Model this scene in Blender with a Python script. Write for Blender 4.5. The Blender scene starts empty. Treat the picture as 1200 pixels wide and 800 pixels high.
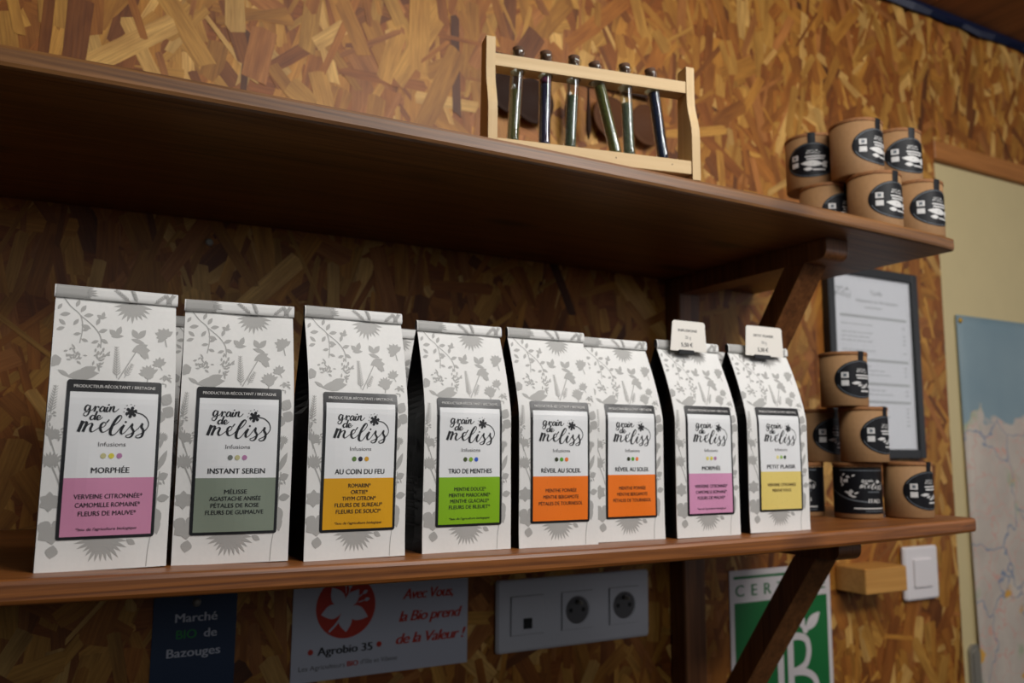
import bpy, math, random
from mathutils import Vector, Matrix
random.seed(11)
C = bpy.context.scene.collection
SC = bpy.context.scene
PI = math.pi

# ------------------------------------------------------------------ camera, light, exposure
SC.view_settings.view_transform = 'Standard'
SC.view_settings.look = 'None'
SC.view_settings.gamma = 1.0
SC.view_settings.use_curve_mapping = False
SC.view_settings.exposure = 0.0

CAM_LOC = Vector((0.0, -0.934971, 1.45))
RT = Vector((0.88085, -0.47336, 0.00720)); UP = Vector((-0.06594, -0.10767, 0.99200)); FW = Vector((0.46885, 0.87423, 0.12606))
cam_d = bpy.data.cameras.new('camera')
cam = bpy.data.objects.new('camera', cam_d)
C.objects.link(cam)
RT = RT.normalized(); FW = (FW - RT * FW.dot(RT)).normalized(); UP = RT.cross(FW)
cam.matrix_world = Matrix(((RT.x, UP.x, -FW.x, CAM_LOC.x), (RT.y, UP.y, -FW.y, CAM_LOC.y), (RT.z, UP.z, -FW.z, CAM_LOC.z), (0, 0, 0, 1)))
cam_d.sensor_width = 36.0
cam_d.lens = 28.81
cam_d.clip_start = 0.01
cam_d.dof.use_dof = True
cam_d.dof.focus_distance = 0.625
cam_d.dof.aperture_fstop = 6.3
SC.camera = cam

W = bpy.data.worlds.new('room_light'); SC.world = W; W.use_nodes = True
W.node_tree.nodes['Background'].inputs[0].default_value = (1.0, 0.93, 0.82, 1)
W.node_tree.nodes['Background'].inputs[1].default_value = 0.006


def area(name, loc, target, sx, sy, power, col):
    d = bpy.data.lights.new(name, 'AREA'); d.shape = 'RECTANGLE'; d.size = sx; d.size_y = sy
    d.energy = power; d.color = col
    o = bpy.data.objects.new(name, d); C.objects.link(o); o.location = loc
    o.rotation_euler = (Vector(target) - Vector(loc)).to_track_quat('-Z', 'Y').to_euler()
    return o


area('ceiling_lamp_light', (0.52, -0.82, 2.24), (0.45, -0.45, 1.4), 0.6, 0.5, 8.4, (1.0, 0.99, 0.97))
area('far_ceiling_lamp_light', (1.10, -1.45, 2.24), (0.75, -0.3, 1.45), 0.5, 0.35, 14.0, (1.0, 0.98, 0.95))
area('window_light', (0.3, -2.9, 1.95), (0.35, -0.3, 1.55), 0.9, 0.6, 5.5, (0.90, 0.95, 1.0))
area('side_window_light', (2.7, -1.5, 1.75), (1.2, 0.0, 1.55), 1.1, 0.9, 4.2, (0.98, 0.95, 1.0))

# ------------------------------------------------------------------ measures
YF = -0.335           # front edge of both shelves
UB, UT, LT, LB = 1.686585, 1.702524, 1.371301, 1.355042
def bow_u(x): return 0.008734 * (1 - (x / 0.6 - 0.62) ** 2)
def bow_l(x): return -0.008976 * (1 - (x / 0.6 - 0.62) ** 2)
def top_u(x): return UT + bow_u(x)
def top_l(x): return LT + bow_l(x)


# ------------------------------------------------------------------ materials
def lin(c):
    return tuple((v / 255 / 12.92) if v / 255 <= 0.04045 else ((v / 255 + 0.055) / 1.055) ** 2.4 for v in c) + (1.0,)


def mat(name, rgb, rough=0.6, metal=0.0, spec=0.5, noise=0.0, scale=60.0, bump=0.0):
    m = bpy.data.materials.new(name); m.use_nodes = True
    nt = m.node_tree; b = nt.nodes['Principled BSDF']
    col = lin(rgb)
    b.inputs['Base Color'].default_value = col
    b.inputs['Roughness'].default_value = rough
    b.inputs['Metallic'].default_value = metal
    b.inputs['Specular IOR Level'].default_value = spec
    if noise or bump:
        tc = nt.nodes.new('ShaderNodeTexCoord'); n = nt.nodes.new('ShaderNodeTexNoise')
        n.inputs['Scale'].default_value = scale; n.inputs['Detail'].default_value = 5
        nt.links.new(tc.outputs['Object'], n.inputs['Vector'])
        if noise:
            r = nt.nodes.new('ShaderNodeValToRGB')
            r.color_ramp.elements[0].position = 0.3; r.color_ramp.elements[1].position = 0.7
            r.color_ramp.elements[0].color = tuple(v * (1 - noise) for v in col[:3]) + (1,)
            r.color_ramp.elements[1].color = tuple(min(1, v * (1 + noise)) for v in col[:3]) + (1,)
            nt.links.new(n.outputs['Fac'], r.inputs['Fac']); nt.links.new(r.outputs['Color'], b.inputs['Base Color'])
        if bump:
            bp = nt.nodes.new('ShaderNodeBump'); bp.inputs['Strength'].default_value = bump; bp.inputs['Distance'].default_value = 0.001
            nt.links.new(n.outputs['Fac'], bp.inputs['Height']); nt.links.new(bp.outputs['Normal'], b.inputs['Normal'])
    return m


def wood(name, dark, light, axis='X', scale=1.0, rough=0.45, stretch=26.0, bump=0.15, knots=False, spec=0.5):
    """long grain along one axis"""
    m = bpy.data.materials.new(name); m.use_nodes = True
    nt = m.node_tree; L = nt.links.new; b = nt.nodes['Principled BSDF']
    tc = nt.nodes.new('ShaderNodeTexCoord'); mp = nt.nodes.new('ShaderNodeMapping')
    s = [stretch * 4] * 3; s['XYZ'.index(axis)] = 4.0
    mp.inputs['Scale'].default_value = [v * scale for v in s]
    L(tc.outputs['Object'], mp.inputs['Vector'])
    n1 = nt.nodes.new('ShaderNodeTexNoise'); n1.inputs['Scale'].default_value = 1.0; n1.inputs['Detail'].default_value = 6; n1.inputs['Roughness'].default_value = 0.65; n1.inputs['Distortion'].default_value = 0.6
    L(mp.outputs['Vector'], n1.inputs['Vector'])
    mp2 = nt.nodes.new('ShaderNodeMapping'); s2 = [stretch * 16] * 3; s2['XYZ'.index(axis)] = 5.0
    mp2.inputs['Scale'].default_value = [v * scale for v in s2]; L(tc.outputs['Object'], mp2.inputs['Vector'])
    n2 = nt.nodes.new('ShaderNodeTexNoise'); n2.inputs['Scale'].default_value = 1.0; n2.inputs['Detail'].default_value = 3
    L(mp2.outputs['Vector'], n2.inputs['Vector'])
    mx = nt.nodes.new('ShaderNodeMix'); mx.data_type = 'FLOAT'; mx.inputs[0].default_value = 0.4
    L(n1.outputs['Fac'], mx.inputs[2]); L(n2.outputs['Fac'], mx.inputs[3])
    r = nt.nodes.new('ShaderNodeValToRGB')
    r.color_ramp.elements[0].position = 0.36; r.color_ramp.elements[0].color = lin(dark)
    r.color_ramp.elements[1].position = 0.62; r.color_ramp.elements[1].color = lin(light)
    L(mx.outputs[0], r.inputs['Fac'])
    out = r.outputs['Color']
    if knots:
        mp3 = nt.nodes.new('ShaderNodeMapping'); mp3.inputs['Scale'].default_value = (4.5, 13.0, 0.01)
        L(tc.outputs['Object'], mp3.inputs['Vector'])
        v = nt.nodes.new('ShaderNodeTexVoronoi'); v.inputs['Scale'].default_value = 1.0
        L(mp3.outputs['Vector'], v.inputs['Vector'])
        kr = nt.nodes.new('ShaderNodeValToRGB'); kr.color_ramp.elements[0].position = 0.10; kr.color_ramp.elements[0].color = (0.25, 0.2, 0.18, 1); kr.color_ramp.elements[1].position = 0.22
        L(v.outputs['Distance'], kr.inputs['Fac'])
        mm = nt.nodes.new('ShaderNodeMix'); mm.data_type = 'RGBA'; mm.blend_type = 'MULTIPLY'; mm.inputs[0].default_value = 1.0
        L(out, mm.inputs[6]); L(kr.outputs['Color'], mm.inputs[7]); out = mm.outputs[2]
    L(out, b.inputs['Base Color'])
    b.inputs['Roughness'].default_value = rough
    b.inputs['Specular IOR Level'].default_value = spec
    bp = nt.nodes.new('ShaderNodeBump'); bp.inputs['Strength'].default_value = bump; bp.inputs['Distance'].default_value = 0.0006
    L(mx.outputs[0], bp.inputs['Height']); L(bp.outputs['Normal'], b.inputs['Normal'])
    return m


def strand_mat():
    """wood strand colour: vertex colour of each strand times a fine grain along the strand's own uv"""
    m = bpy.data.materials.new('pressed_strand_board'); m.use_nodes = True
    nt = m.node_tree; L = nt.links.new; b = nt.nodes['Principled BSDF']
    a = nt.nodes.new('ShaderNodeVertexColor'); a.layer_name = 'strand'
    uv = nt.nodes.new('ShaderNodeUVMap'); uv.uv_map = 'uv'
    mp = nt.nodes.new('ShaderNodeMapping'); mp.inputs['Scale'].default_value = (22, 420, 1); L(uv.outputs['UV'], mp.inputs['Vector'])
    n = nt.nodes.new('ShaderNodeTexNoise'); n.inputs['Scale'].default_value = 1.0; n.inputs['Detail'].default_value = 4; n.inputs['Roughness'].default_value = 0.6
    L(mp.outputs['Vector'], n.inputs['Vector'])
    r = nt.nodes.new('ShaderNodeValToRGB'); r.color_ramp.elements[0].position = 0.28; r.color_ramp.elements[0].color = (0.70, 0.65, 0.6, 1)
    r.color_ramp.elements[1].position = 0.66; r.color_ramp.elements[1].color = (1.12, 1.1, 1.06, 1)
    L(n.outputs['Fac'], r.inputs['Fac'])
    mp2 = nt.nodes.new('ShaderNodeMapping'); mp2.inputs['Scale'].default_value = (14, 60, 1); L(uv.outputs['UV'], mp2.inputs['Vector'])
    n2 = nt.nodes.new('ShaderNodeTexNoise'); n2.inputs['Scale'].default_value = 1.0; n2.inputs['Detail'].default_value = 3; L(mp2.outputs['Vector'], n2.inputs['Vector'])
    r2 = nt.nodes.new('ShaderNodeValToRGB'); r2.color_ramp.elements[0].position = 0.3; r2.color_ramp.elements[0].color = (0.66, 0.58, 0.5, 1); r2.color_ramp.elements[1].position = 0.6; r2.color_ramp.elements[1].color = (1, 1, 1, 1)
    L(n2.outputs['Fac'], r2.inputs['Fac'])
    m1 = nt.nodes.new('ShaderNodeMix'); m1.data_type = 'RGBA'; m1.blend_type = 'MULTIPLY'; m1.inputs[0].default_value = 1
    L(a.outputs['Color'], m1.inputs[6]); L(r.outputs['Color'], m1.inputs[7])
    m2 = nt.nodes.new('ShaderNodeMix'); m2.data_type = 'RGBA'; m2.blend_type = 'MULTIPLY'; m2.inputs[0].default_value = 1
    L(m1.outputs[2], m2.inputs[6]); L(r2.outputs['Color'], m2.inputs[7])
    L(m2.outputs[2], b.inputs['Base Color'])
    b.inputs['Roughness'].default_value = 0.5; b.inputs['Specular IOR Level'].default_value = 0.35
    bp = nt.nodes.new('ShaderNodeBump'); bp.inputs['Strength'].default_value = 0.25; bp.inputs['Distance'].default_value = 0.0005
    L(n.outputs['Fac'], bp.inputs['Height']); L(bp.outputs['Normal'], b.inputs['Normal'])
    return m


def map_mat():
    """printed road map: sea above an irregular coast, pale land with roads, woods and towns"""
    m = bpy.data.materials.new('printed_road_map'); m.use_nodes = True
    nt = m.node_tree; L = nt.links.new; b = nt.nodes['Principled BSDF']
    tc = nt.nodes.new('ShaderNodeTexCoord')
    def N(scale, detail=4, dist=0.0):
        n = nt.nodes.new('ShaderNodeTexNoise'); n.inputs['Scale'].default_value = scale; n.inputs['Detail'].default_value = detail; n.inputs['Distortion'].default_value = dist
        L(tc.outputs['Object'], n.inputs['Vector']); return n
    def ramp(src, p0, c0, p1, c1):
        r = nt.nodes.new('ShaderNodeValToRGB'); r.color_ramp.elements[0].position = p0; r.color_ramp.elements[0].color = c0
        r.color_ramp.elements[1].position = p1; r.color_ramp.elements[1].color = c1; L(src, r.inputs['Fac']); return r.outputs['Color']
    def mix(f, a, c, mode='MIX'):
        x = nt.nodes.new('ShaderNodeMix'); x.data_type = 'RGBA'; x.blend_type = mode
        if isinstance(f, float): x.inputs[0].default_value = f
        else: L(f, x.inputs[0])
        for s, i in ((a, 6), (c, 7)):
            if isinstance(s, tuple): x.inputs[i].default_value = s
            else: L(s, x.inputs[i])
        return x.outputs[2]
    white, black = (1, 1, 1, 1), (0, 0, 0, 1)
    land = ramp(N(14, 6).outputs['Fac'], 0.35, lin((186, 174, 162)), 0.65, lin((204, 192, 178)))
    land = mix(ramp(N(9, 5).outputs['Fac'], 0.60, black, 0.68, white), land, lin((150, 170, 128)))
    land = mix(ramp(N(26, 5).outputs['Fac'], 0.66, black, 0.72, white), land, lin((206, 160, 142)))
    v = nt.nodes.new('ShaderNodeTexVoronoi'); v.feature = 'DISTANCE_TO_EDGE'; v.inputs['Scale'].default_value = 22
    wob = N(16, 3); ad = nt.nodes.new('ShaderNodeVectorMath'); ad.operation = 'MULTIPLY_ADD'; ad.inputs[1].default_value = (0.09, 0.09, 0.09)
    L(wob.outputs['Color'], ad.inputs[0]); L(tc.outputs['Object'], ad.inputs[2]); L(ad.outputs[0], v.inputs['Vector'])
    land = mix(ramp(v.outputs['Distance'], 0.008, white, 0.022, black), land, lin((208, 160, 146)))
    v2 = nt.nodes.new('ShaderNodeTexVoronoi'); v2.feature = 'DISTANCE_TO_EDGE'; v2.inputs['Scale'].default_value = 6.5
    L(ad.outputs[0], v2.inputs['Vector'])
    land = mix(ramp(v2.outputs['Distance'], 0.004, white, 0.012, black), land, lin((128, 140, 160)))
    v3 = nt.nodes.new('ShaderNodeTexVoronoi'); v3.inputs['Scale'].default_value = 11; L(ad.outputs[0], v3.inputs['Vector'])
    land = mix(ramp(v3.outputs['Distance'], 0.09, white, 0.15, black), land, lin((214, 160, 70)))
    sea = ramp(N(5, 3).outputs['Fac'], 0.3, lin((122, 146, 156)), 0.7, lin((142, 162, 168)))
    sp = nt.nodes.new('ShaderNodeSeparateXYZ'); L(tc.outputs['Object'], sp.inputs[0])
    cn = N(13, 6, 0.5); ml = nt.nodes.new('ShaderNodeMath'); ml.operation = 'MULTIPLY_ADD'; ml.inputs[1].default_value = 0.16
    sb = nt.nodes.new('ShaderNodeMath'); sb.operation = 'SUBTRACT'; sb.inputs[1].default_value = 1.0; L(sp.outputs['Z'], sb.inputs[0])
    L(cn.outputs['Fac'], ml.inputs[0]); L(sb.outputs[0], ml.inputs[2])
    co = ramp(ml.outputs[0], 0.584, black, 0.588, white)
    c = mix(co, land, sea)
    L(c, b.inputs['Base Color']); b.inputs['Roughness'].default_value = 0.55
    return m


def glass_mat():
    """thin clear glass: see-through straight on, mirror-like at grazing angles"""
    m = bpy.data.materials.new('clear_glass'); m.use_nodes = True
    nt = m.node_tree; L = nt.links.new; nt.nodes.remove(nt.nodes['Principled BSDF'])
    t = nt.nodes.new('ShaderNodeBsdfTransparent'); t.inputs[0].default_value = (.96, .98, .97, 1)
    g = nt.nodes.new('ShaderNodeBsdfGlossy'); g.inputs['Roughness'].default_value = 0.03
    lw = nt.nodes.new('ShaderNodeLayerWeight'); lw.inputs['Blend'].default_value = 0.5
    pw = nt.nodes.new('ShaderNodeMath'); pw.operation = 'POWER'; pw.inputs[1].default_value = 4.0; L(lw.outputs['Facing'], pw.inputs[0])
    f = nt.nodes.new('ShaderNodeMath'); f.operation = 'MULTIPLY_ADD'; f.inputs[1].default_value = 0.85; f.inputs[2].default_value = 0.09; L(pw.outputs[0], f.inputs[0])
    x = nt.nodes.new('ShaderNodeMixShader'); L(f.outputs[0], x.inputs[0]); L(t.outputs[0], x.inputs[1]); L(g.outputs[0], x.inputs[2])
    L(x.outputs[0], nt.nodes['Material Output'].inputs[0])
    return m


M = {}
M['shelf'] = wood('varnished_brown_shelf', (76, 45, 18), (138, 93, 50), 'X', 1.0, 0.42, 26, 0.25, True)
M['shelf_warm'] = wood('varnished_orange_brown_shelf', (88, 46, 14), (150, 90, 38), 'X', 1.0, 0.42, 26, 0.25, True, 0.6)
M['bracket'] = wood('varnished_bracket', (84, 48, 24), (138, 88, 48), 'Z', 1.0, 0.45)
M['pale_wood'] = wood('pale_pine', (192, 160, 110), (208, 178, 130), 'Z', 0.6, 0.55, 20, 0.05)
M['pale_wood_x'] = wood('pale_pine_long', (192, 160, 110), (208, 178, 130), 'X', 0.6, 0.55, 20, 0.05)
M['oak'] = wood('golden_block', (176, 120, 52), (200, 146, 74), 'X', 0.7, 0.5, 16, 0.05)
M['trim'] = wood('orange_batten', (150, 92, 40), (186, 122, 60), 'X', 0.8, 0.5, 20, 0.1)
M['strand'] = strand_mat()
M['ceiling'] = wood('ceiling_board', (110, 66, 32), (150, 94, 48), 'Y', 0.5, 0.6, 12, 0.1)
M['floor'] = wood('floor_board', (30, 24, 20), (44, 36, 30), 'X', 0.5, 0.6, 12, 0.1)
M['paper'] = mat('white_kraft_paper', (226, 224, 220), 0.6, noise=0.015, scale=300, bump=0.06)
M['black_paper'] = mat('black_bag_paper', (14, 14, 17), 0.42)
M['flora'] = mat('grey_flower_print', (170, 168, 164), 0.6)
M['side_print'] = mat('faint_grey_print', (58, 58, 62), 0.5)
M['label_black'] = mat('black_label_border', (24, 24, 26), 0.35)
M['label_white'] = mat('white_label', (228, 228, 228), 0.4)
M['ink'] = mat('black_ink', (16, 16, 22), 0.5)
M['soft_ink'] = mat('grey_ink', (92, 90, 92), 0.5)
M['white_ink'] = mat('white_ink', (215, 212, 208), 0.5)
M['card'] = mat('cream_card', (228, 222, 212), 0.6)
M['kraft'] = mat('brown_kraft_tube', (152, 114, 74), 0.7, noise=0.06, scale=220)
M['stopper'] = mat('dark_cork_stopper', (84, 54, 32), 0.8, noise=0.25, scale=400)
M['cork'] = mat('brown_cork_lid', (138, 90, 48), 0.75, noise=0.25, scale=260, bump=0.2)
M['can_black'] = mat('glossy_black_sticker', (12, 13, 18), 0.5, 0.0, 0.25)
M['can_white'] = mat('white_sticker_print', (205, 203, 200), 0.5)
M['can_grey'] = mat('grey_sticker_print', (92, 98, 104), 0.5)
M['frame'] = mat('black_picture_frame', (20, 24, 26), 0.4)
M['frame_paper'] = mat('framed_price_sheet', (206, 200, 206), 0.25)
M['plastic'] = mat('white_plastic', (206, 206, 212), 0.35)
M['switch'] = mat('bright_white_plastic', (232, 226, 226), 0.35)
M['dark_hole'] = mat('dark_hole', (18, 20, 18), 0.6)
M['steel'] = mat('brushed_steel', (150, 145, 134), 0.35, 0.35)
M['dark_metal'] = mat('dark_brown_metal', (48, 28, 15), 0.6, 0.0, 0.3)
M['navy'] = mat('navy_card', (22, 46, 78), 0.5)
M['green_ink'] = mat('green_print', (20, 108, 52), 0.5)
M['dim_green'] = mat('dark_green_print', (20, 128, 56), 0.5)
M['sign_white'] = mat('white_sign', (190, 192, 204), 0.5)
M['sign_red'] = mat('red_print', (186, 44, 20), 0.5)
M['poster_white'] = mat('white_poster', (214, 206, 206), 0.5)
M['cream'] = mat('cream_door_paint', (206, 188, 140), 0.55, noise=0.02, scale=20)
M['map'] = map_mat()
M['blue_film'] = mat('blue_film', (14, 26, 54), 0.35)
M['glass'] = glass_mat()
M['herb_green'] = mat('dried_green_herb', (80, 78, 36), 0.9, noise=0.7, scale=900, bump=0.8)
M['herb_purple'] = mat('dried_purple_petals', (34, 28, 60), 0.9, noise=0.8, scale=600, bump=0.8)
M['herb_pink'] = mat('dried_pink_petals', (100, 36, 70), 0.9, noise=0.5, scale=700, bump=0.6)
M['herb_grey'] = mat('dried_grey_leaves', (76, 84, 64), 0.9, noise=0.5, scale=900, bump=0.8)
M['herb_yellow'] = mat('dried_yellow_green_leaves', (90, 90, 36), 0.9, noise=0.6, scale=800, bump=0.8)
M['herb_pale'] = mat('dried_pale_leaves', (92, 98, 78), 0.9, noise=0.5, scale=900, bump=0.8)
M['herb_blue'] = mat('dried_blue_petals', (20, 28, 58), 0.9, noise=0.7, scale=700, bump=0.8)
M['brass'] = mat('yellow_pin', (205, 160, 50), 0.35, 0.4)
PANEL = {}
def panel(rgb):
    if rgb not in PANEL: PANEL[rgb] = mat('label_colour', rgb, 0.42)
    return PANEL[rgb]


# ------------------------------------------------------------------ mesh builder
class MB:
    def __init__(s): s.v = []; s.f = []; s.m = []; s.mats = []; s.sm = []
    def mi(s, m):
        if m not in s.mats: s.mats.append(m)
        return s.mats.index(m)
    def face(s, pts, m, smooth=False):
        i = len(s.v); s.v += [tuple(p) for p in pts]; s.f.append(tuple(range(i, i + len(pts)))); s.m.append(s.mi(m)); s.sm.append(smooth)
    def mesh(s, vs, fs, m, smooth=False):
        i = len(s.v); s.v += [tuple(p) for p in vs]; k = s.mi(m)
        for f in fs: s.f.append(tuple(i + j for j in f)); s.m.append(k); s.sm.append(smooth)
    def box(s, a, b, m, bev=0.0, mtx=None):
        (x0, y0, z0), (x1, y1, z1) = a, b
        e = min(bev, (x1 - x0) / 2.01, (y1 - y0) / 2.01, (z1 - z0) / 2.01)
        if e <= 0:
            vs = [(x, y, z) for x in (x0, x1) for y in (y0, y1) for z in (z0, z1)]
            fs = [(0, 1, 3, 2), (4, 6, 7, 5), (0, 4, 5, 1), (2, 3, 7, 6), (0, 2, 6, 4), (1, 5, 7, 3)]
        else:
            # chamfered box: rings of an octagonal outline in x-y at four heights
            def ring(d, z):
                return [(x0 + e + d, y0 + d, z), (x1 - e - d, y0 + d, z), (x1 - d, y0 + e + d, z), (x1 - d, y1 - e - d, z), (x1 - e - d, y1 - d, z), (x0 + e + d, y1 - d, z), (x0 + d, y1 - e - d, z), (x0 + d, y0 + e + d, z)]
            k = min(e, (x1 - x0) / 2 - e * 1.001, (y1 - y0) / 2 - e * 1.001) * 0.98
            vs = ring(k, z0) + ring(0, z0 + e) + ring(0, z1 - e) + ring(k, z1)
            fs = [tuple(range(7, -1, -1)), tuple(range(24, 32))]
            for r in range(3):
                for j in range(8):
                    fs.append((r * 8 + j, r * 8 + (j + 1) % 8, r * 8 + 8 + (j + 1) % 8, r * 8 + 8 + j))
        if mtx is not None: vs = [mtx @ Vector(p) for p in vs]
        s.mesh(vs, fs, m)
    def lathe(s, prof, m, n=32, mtx=None, smooth=True, cap0=True, cap1=True):
        vs = []; fs = []
        for r, z in prof:
            for j in range(n):
                a = 2 * PI * j / n; vs.append((r * math.cos(a), r * math.sin(a), z))
        for k in range(len(prof) - 1):
            for j in range(n):
                fs.append((k * n + j, k * n + (j + 1) % n, (k + 1) * n + (j + 1) % n, (k + 1) * n + j))
        if mtx is not None: vs = [mtx @ Vector(p) for p in vs]
        i = len(s.v); s.mesh(vs, fs, m, smooth)
        k = s.mi(m)
        if cap0: s.f.append(tuple(i + j for j in range(n - 1, -1, -1))); s.m.append(k); s.sm.append(False)
        if cap1: s.f.append(tuple(i + (len(prof) - 1) * n + j for j in range(n))); s.m.append(k); s.sm.append(False)
    def tube(s, pts, r, m, n=8):
        pts = [Vector(p) for p in pts]; vs = []; fs = []
        for i, p in enumerate(pts):
            d = (pts[min(i + 1, len(pts) - 1)] - pts[max(i - 1, 0)]).normalized()
            u = d.cross(Vector((0.31, 0.2, 0.93))).normalized(); w = d.cross(u)
            for j in range(n):
                a = 2 * PI * j / n; vs.append(p + (u * math.cos(a) + w * math.sin(a)) * r)
        for i in range(len(pts) - 1):
            for j in range(n): fs.append((i * n + j, i * n + (j + 1) % n, (i + 1) * n + (j + 1) % n, (i + 1) * n + j))
        fs += [tuple(range(n - 1, -1, -1)), tuple(range((len(pts) - 1) * n, len(pts) * n))]
        s.mesh(vs, fs, m, True)
    def prism(s, poly, y0, y1, m, plane='XZ', mtx=None):
        """extrude a 2-D outline: 'XZ' along y, 'YZ' along x"""
        n = len(poly)
        if plane == 'XZ': vs = [(a, y0, b) for a, b in poly] + [(a, y1, b) for a, b in poly]
        else: vs = [(y0, a, b) for a, b in poly] + [(y1, a, b) for a, b in poly]
        fs = [tuple(range(n)), tuple(range(2 * n - 1, n - 1, -1))] + [(j, j + n, (j + 1) % n + n, (j + 1) % n) for j in range(n)]
        if mtx is not None: vs = [mtx @ Vector(p) for p in vs]
        s.mesh(vs, fs, m)
    def build(s, name, parent=None, fix=True):
        me = bpy.data.meshes.new(name); me.from_pydata(s.v, [], s.f)
        for m in s.mats: me.materials.append(m)
        for p, k, sm in zip(me.polygons, s.m, s.sm): p.material_index = k; p.use_smooth = sm
        me.update()
        if fix:
            import bmesh
            b = bmesh.new(); b.from_mesh(me); bmesh.ops.recalc_face_normals(b, faces=b.faces); b.to_mesh(me); b.free()
        o = bpy.data.objects.new(name, me); C.objects.link(o)
        if parent is not None: o.parent = parent
        return o


def tag(o, label=None, cat=None, group=None, kind=None):
    if label: o['label'] = label
    if cat: o['category'] = cat
    if group: o['group'] = group
    if kind: o['kind'] = kind
    return o


def thing(name, label, cat, loc=(0, 0, 0), rz=0.0, group=None):
    o = bpy.data.objects.new(name, None); C.objects.link(o); o.empty_display_size = 0.02
    o.location = loc; o.rotation_euler = (0, 0, rz)
    return tag(o, label, cat, group)


# ------------------------------------------------------------------ flat print: polygons (list of 2-D points, material)
class Art:
    def __init__(s): s.p = []
    def poly(s, pts, m, lay=0): s.p.append((pts, m, lay))
    def leaf(s, x, y, l, w, a, m, lay=0, n=5, tip=0.5):
        ca, sa = math.cos(a), math.sin(a); up = []; dn = []
        for i in range(n + 1):
            t = i / n; h = w / 2 * math.sin(PI * t ** (0.5 / tip if tip != 0.5 else 1)) if 0 < i < n else 0
            X = l * t; up.append((x + X * ca - h * sa, y + X * sa + h * ca)); dn.append((x + X * ca + h * sa, y + X * sa - h * ca))
        for i in range(n):
            q = [dn[i], dn[i + 1], up[i + 1], up[i]]
            if i == 0: q = [dn[0], dn[1], up[1]]
            elif i == n - 1: q = [dn[i], dn[n], up[i]]
            s.poly(q, m, lay)
    def disc(s, x, y, r, m, lay=0, ry=None, n=16):
        ry = ry or r
        s.poly([(x + r * math.cos(2 * PI * k / n), y + ry * math.sin(2 * PI * k / n)) for k in range(n)], m, lay)
    def rect(s, x0, y0, x1, y1, m, lay=0, nx=1, ny=1):
        for i in range(nx):
            for j in range(ny):
                a, b = x0 + (x1 - x0) * i / nx, x0 + (x1 - x0) * (i + 1) / nx
                c, d = y0 + (y1 - y0) * j / ny, y0 + (y1 - y0) * (j + 1) / ny
                s.poly([(a, c), (b, c), (b, d), (a, d)], m, lay)
    def rrect(s, x0, y0, x1, y1, r, m, lay=0):
        pts = []
        for cx, cy, a0 in ((x1 - r, y1 - r, 0), (x0 + r, y1 - r, 90), (x0 + r, y0 + r, 180), (x1 - r, y0 + r, 270)):
            for k in range(5):
                a = math.radians(a0 + 22.5 * k); pts.append((cx + r * math.cos(a), cy + r * math.sin(a)))
        s.poly(pts, m, lay)
    def ribbon(s, pts, w, m, lay=0):
        """w: one width or one per point"""
        n = len(pts); L = []; R = []
        for i, (x, y) in enumerate(pts):
            a, b = pts[max(0, i - 1)], pts[min(n - 1, i + 1)]
            dx, dy = b[0] - a[0], b[1] - a[1]; k = math.hypot(dx, dy) or 1
            h = (w[i] if isinstance(w, (list, tuple)) else w) / 2
            L.append((x - dy / k * h, y + dx / k * h)); R.append((x + dy / k * h, y - dx / k * h))
        for i in range(n - 1): s.poly([R[i], R[i + 1], L[i + 1], L[i]], m, lay)
    def text(s, body, cx, cy, m, width=None, height=None, lay=0, bold=0.0, align='C', shear=0.0, track=1.0):
        """cy is the middle of the capitals; scaled to a width and/or a cap height"""
        vs, fs, x0, x1 = glyphs(body, 0.0, shear, track)
        cap = 0.70
        sy = (height / cap) if height else None
        sx = width / (x1 - x0) if width else sy
        if sy is None: sy = sx
        off = {'C': cx - (x0 + x1) / 2 * sx, 'L': cx - x0 * sx, 'R': cx - x1 * sx}[align]
        for e in ((-bold, bold) if bold else (0,)):      # heavier weight: the letters printed twice, a hair apart
            for f in fs: s.poly([(off + (vs[i][0] + e) * sx, cy + (vs[i][1] - cap / 2) * sy) for i in f], m, lay)
    def add(s, other, x, y, sc, m=None, lay=0, scy=None):
        for pts, mm, l in other.p: s.poly([(x + px * sc, y + py * (scy or sc)) for px, py in pts], m or mm, lay + l)
    def onto(s, mb, fn, d0=0.00025, dl=0.00012):
        for i, (pts, m, lay) in enumerate(s.p):      # overlapping prints never lie in exactly one plane
            j = (i * 37 % 101) * 6e-7
            mb.face([fn(u, v, d0 + dl * lay + j) for u, v in pts], m)


_G = {}
def glyphs(body, bold=0.0, shear=0.0, track=1.0):
    k = (body, bold, shear, track)
    if k not in _G:
        c = bpy.data.curves.new('lettering', 'FONT'); c.body = body; c.offset = bold; c.shear = shear; c.space_character = track
        c.resolution_u = 3
        o = bpy.data.objects.new('lettering', c); C.objects.link(o)
        me = bpy.data.meshes.new_from_object(o)
        vs = [(v.co.x, v.co.y) for v in me.vertices]; fs = [tuple(p.vertices) for p in me.polygons]
        bpy.data.objects.remove(o); bpy.data.meshes.remove(me); bpy.data.curves.remove(c)
        _G[k] = (vs, fs, min(v[0] for v in vs), max(v[0] for v in vs))
    return _G[k]


def catmull(p, n=6):
    out = []
    for i in range(len(p) - 1):
        a, b, c, d = p[max(0, i - 1)], p[i], p[i + 1], p[min(len(p) - 1, i + 2)]
        for k in range(n):
            t = k / n
            out.append(tuple(0.5 * (2 * b[j] + (c[j] - a[j]) * t + (2 * a[j] - 5 * b[j] + 4 * c[j] - d[j]) * t * t + (3 * b[j] - a[j] - 3 * c[j] + d[j]) * t ** 3) for j in (0, 1)))
    return out + [p[-1]]


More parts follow.
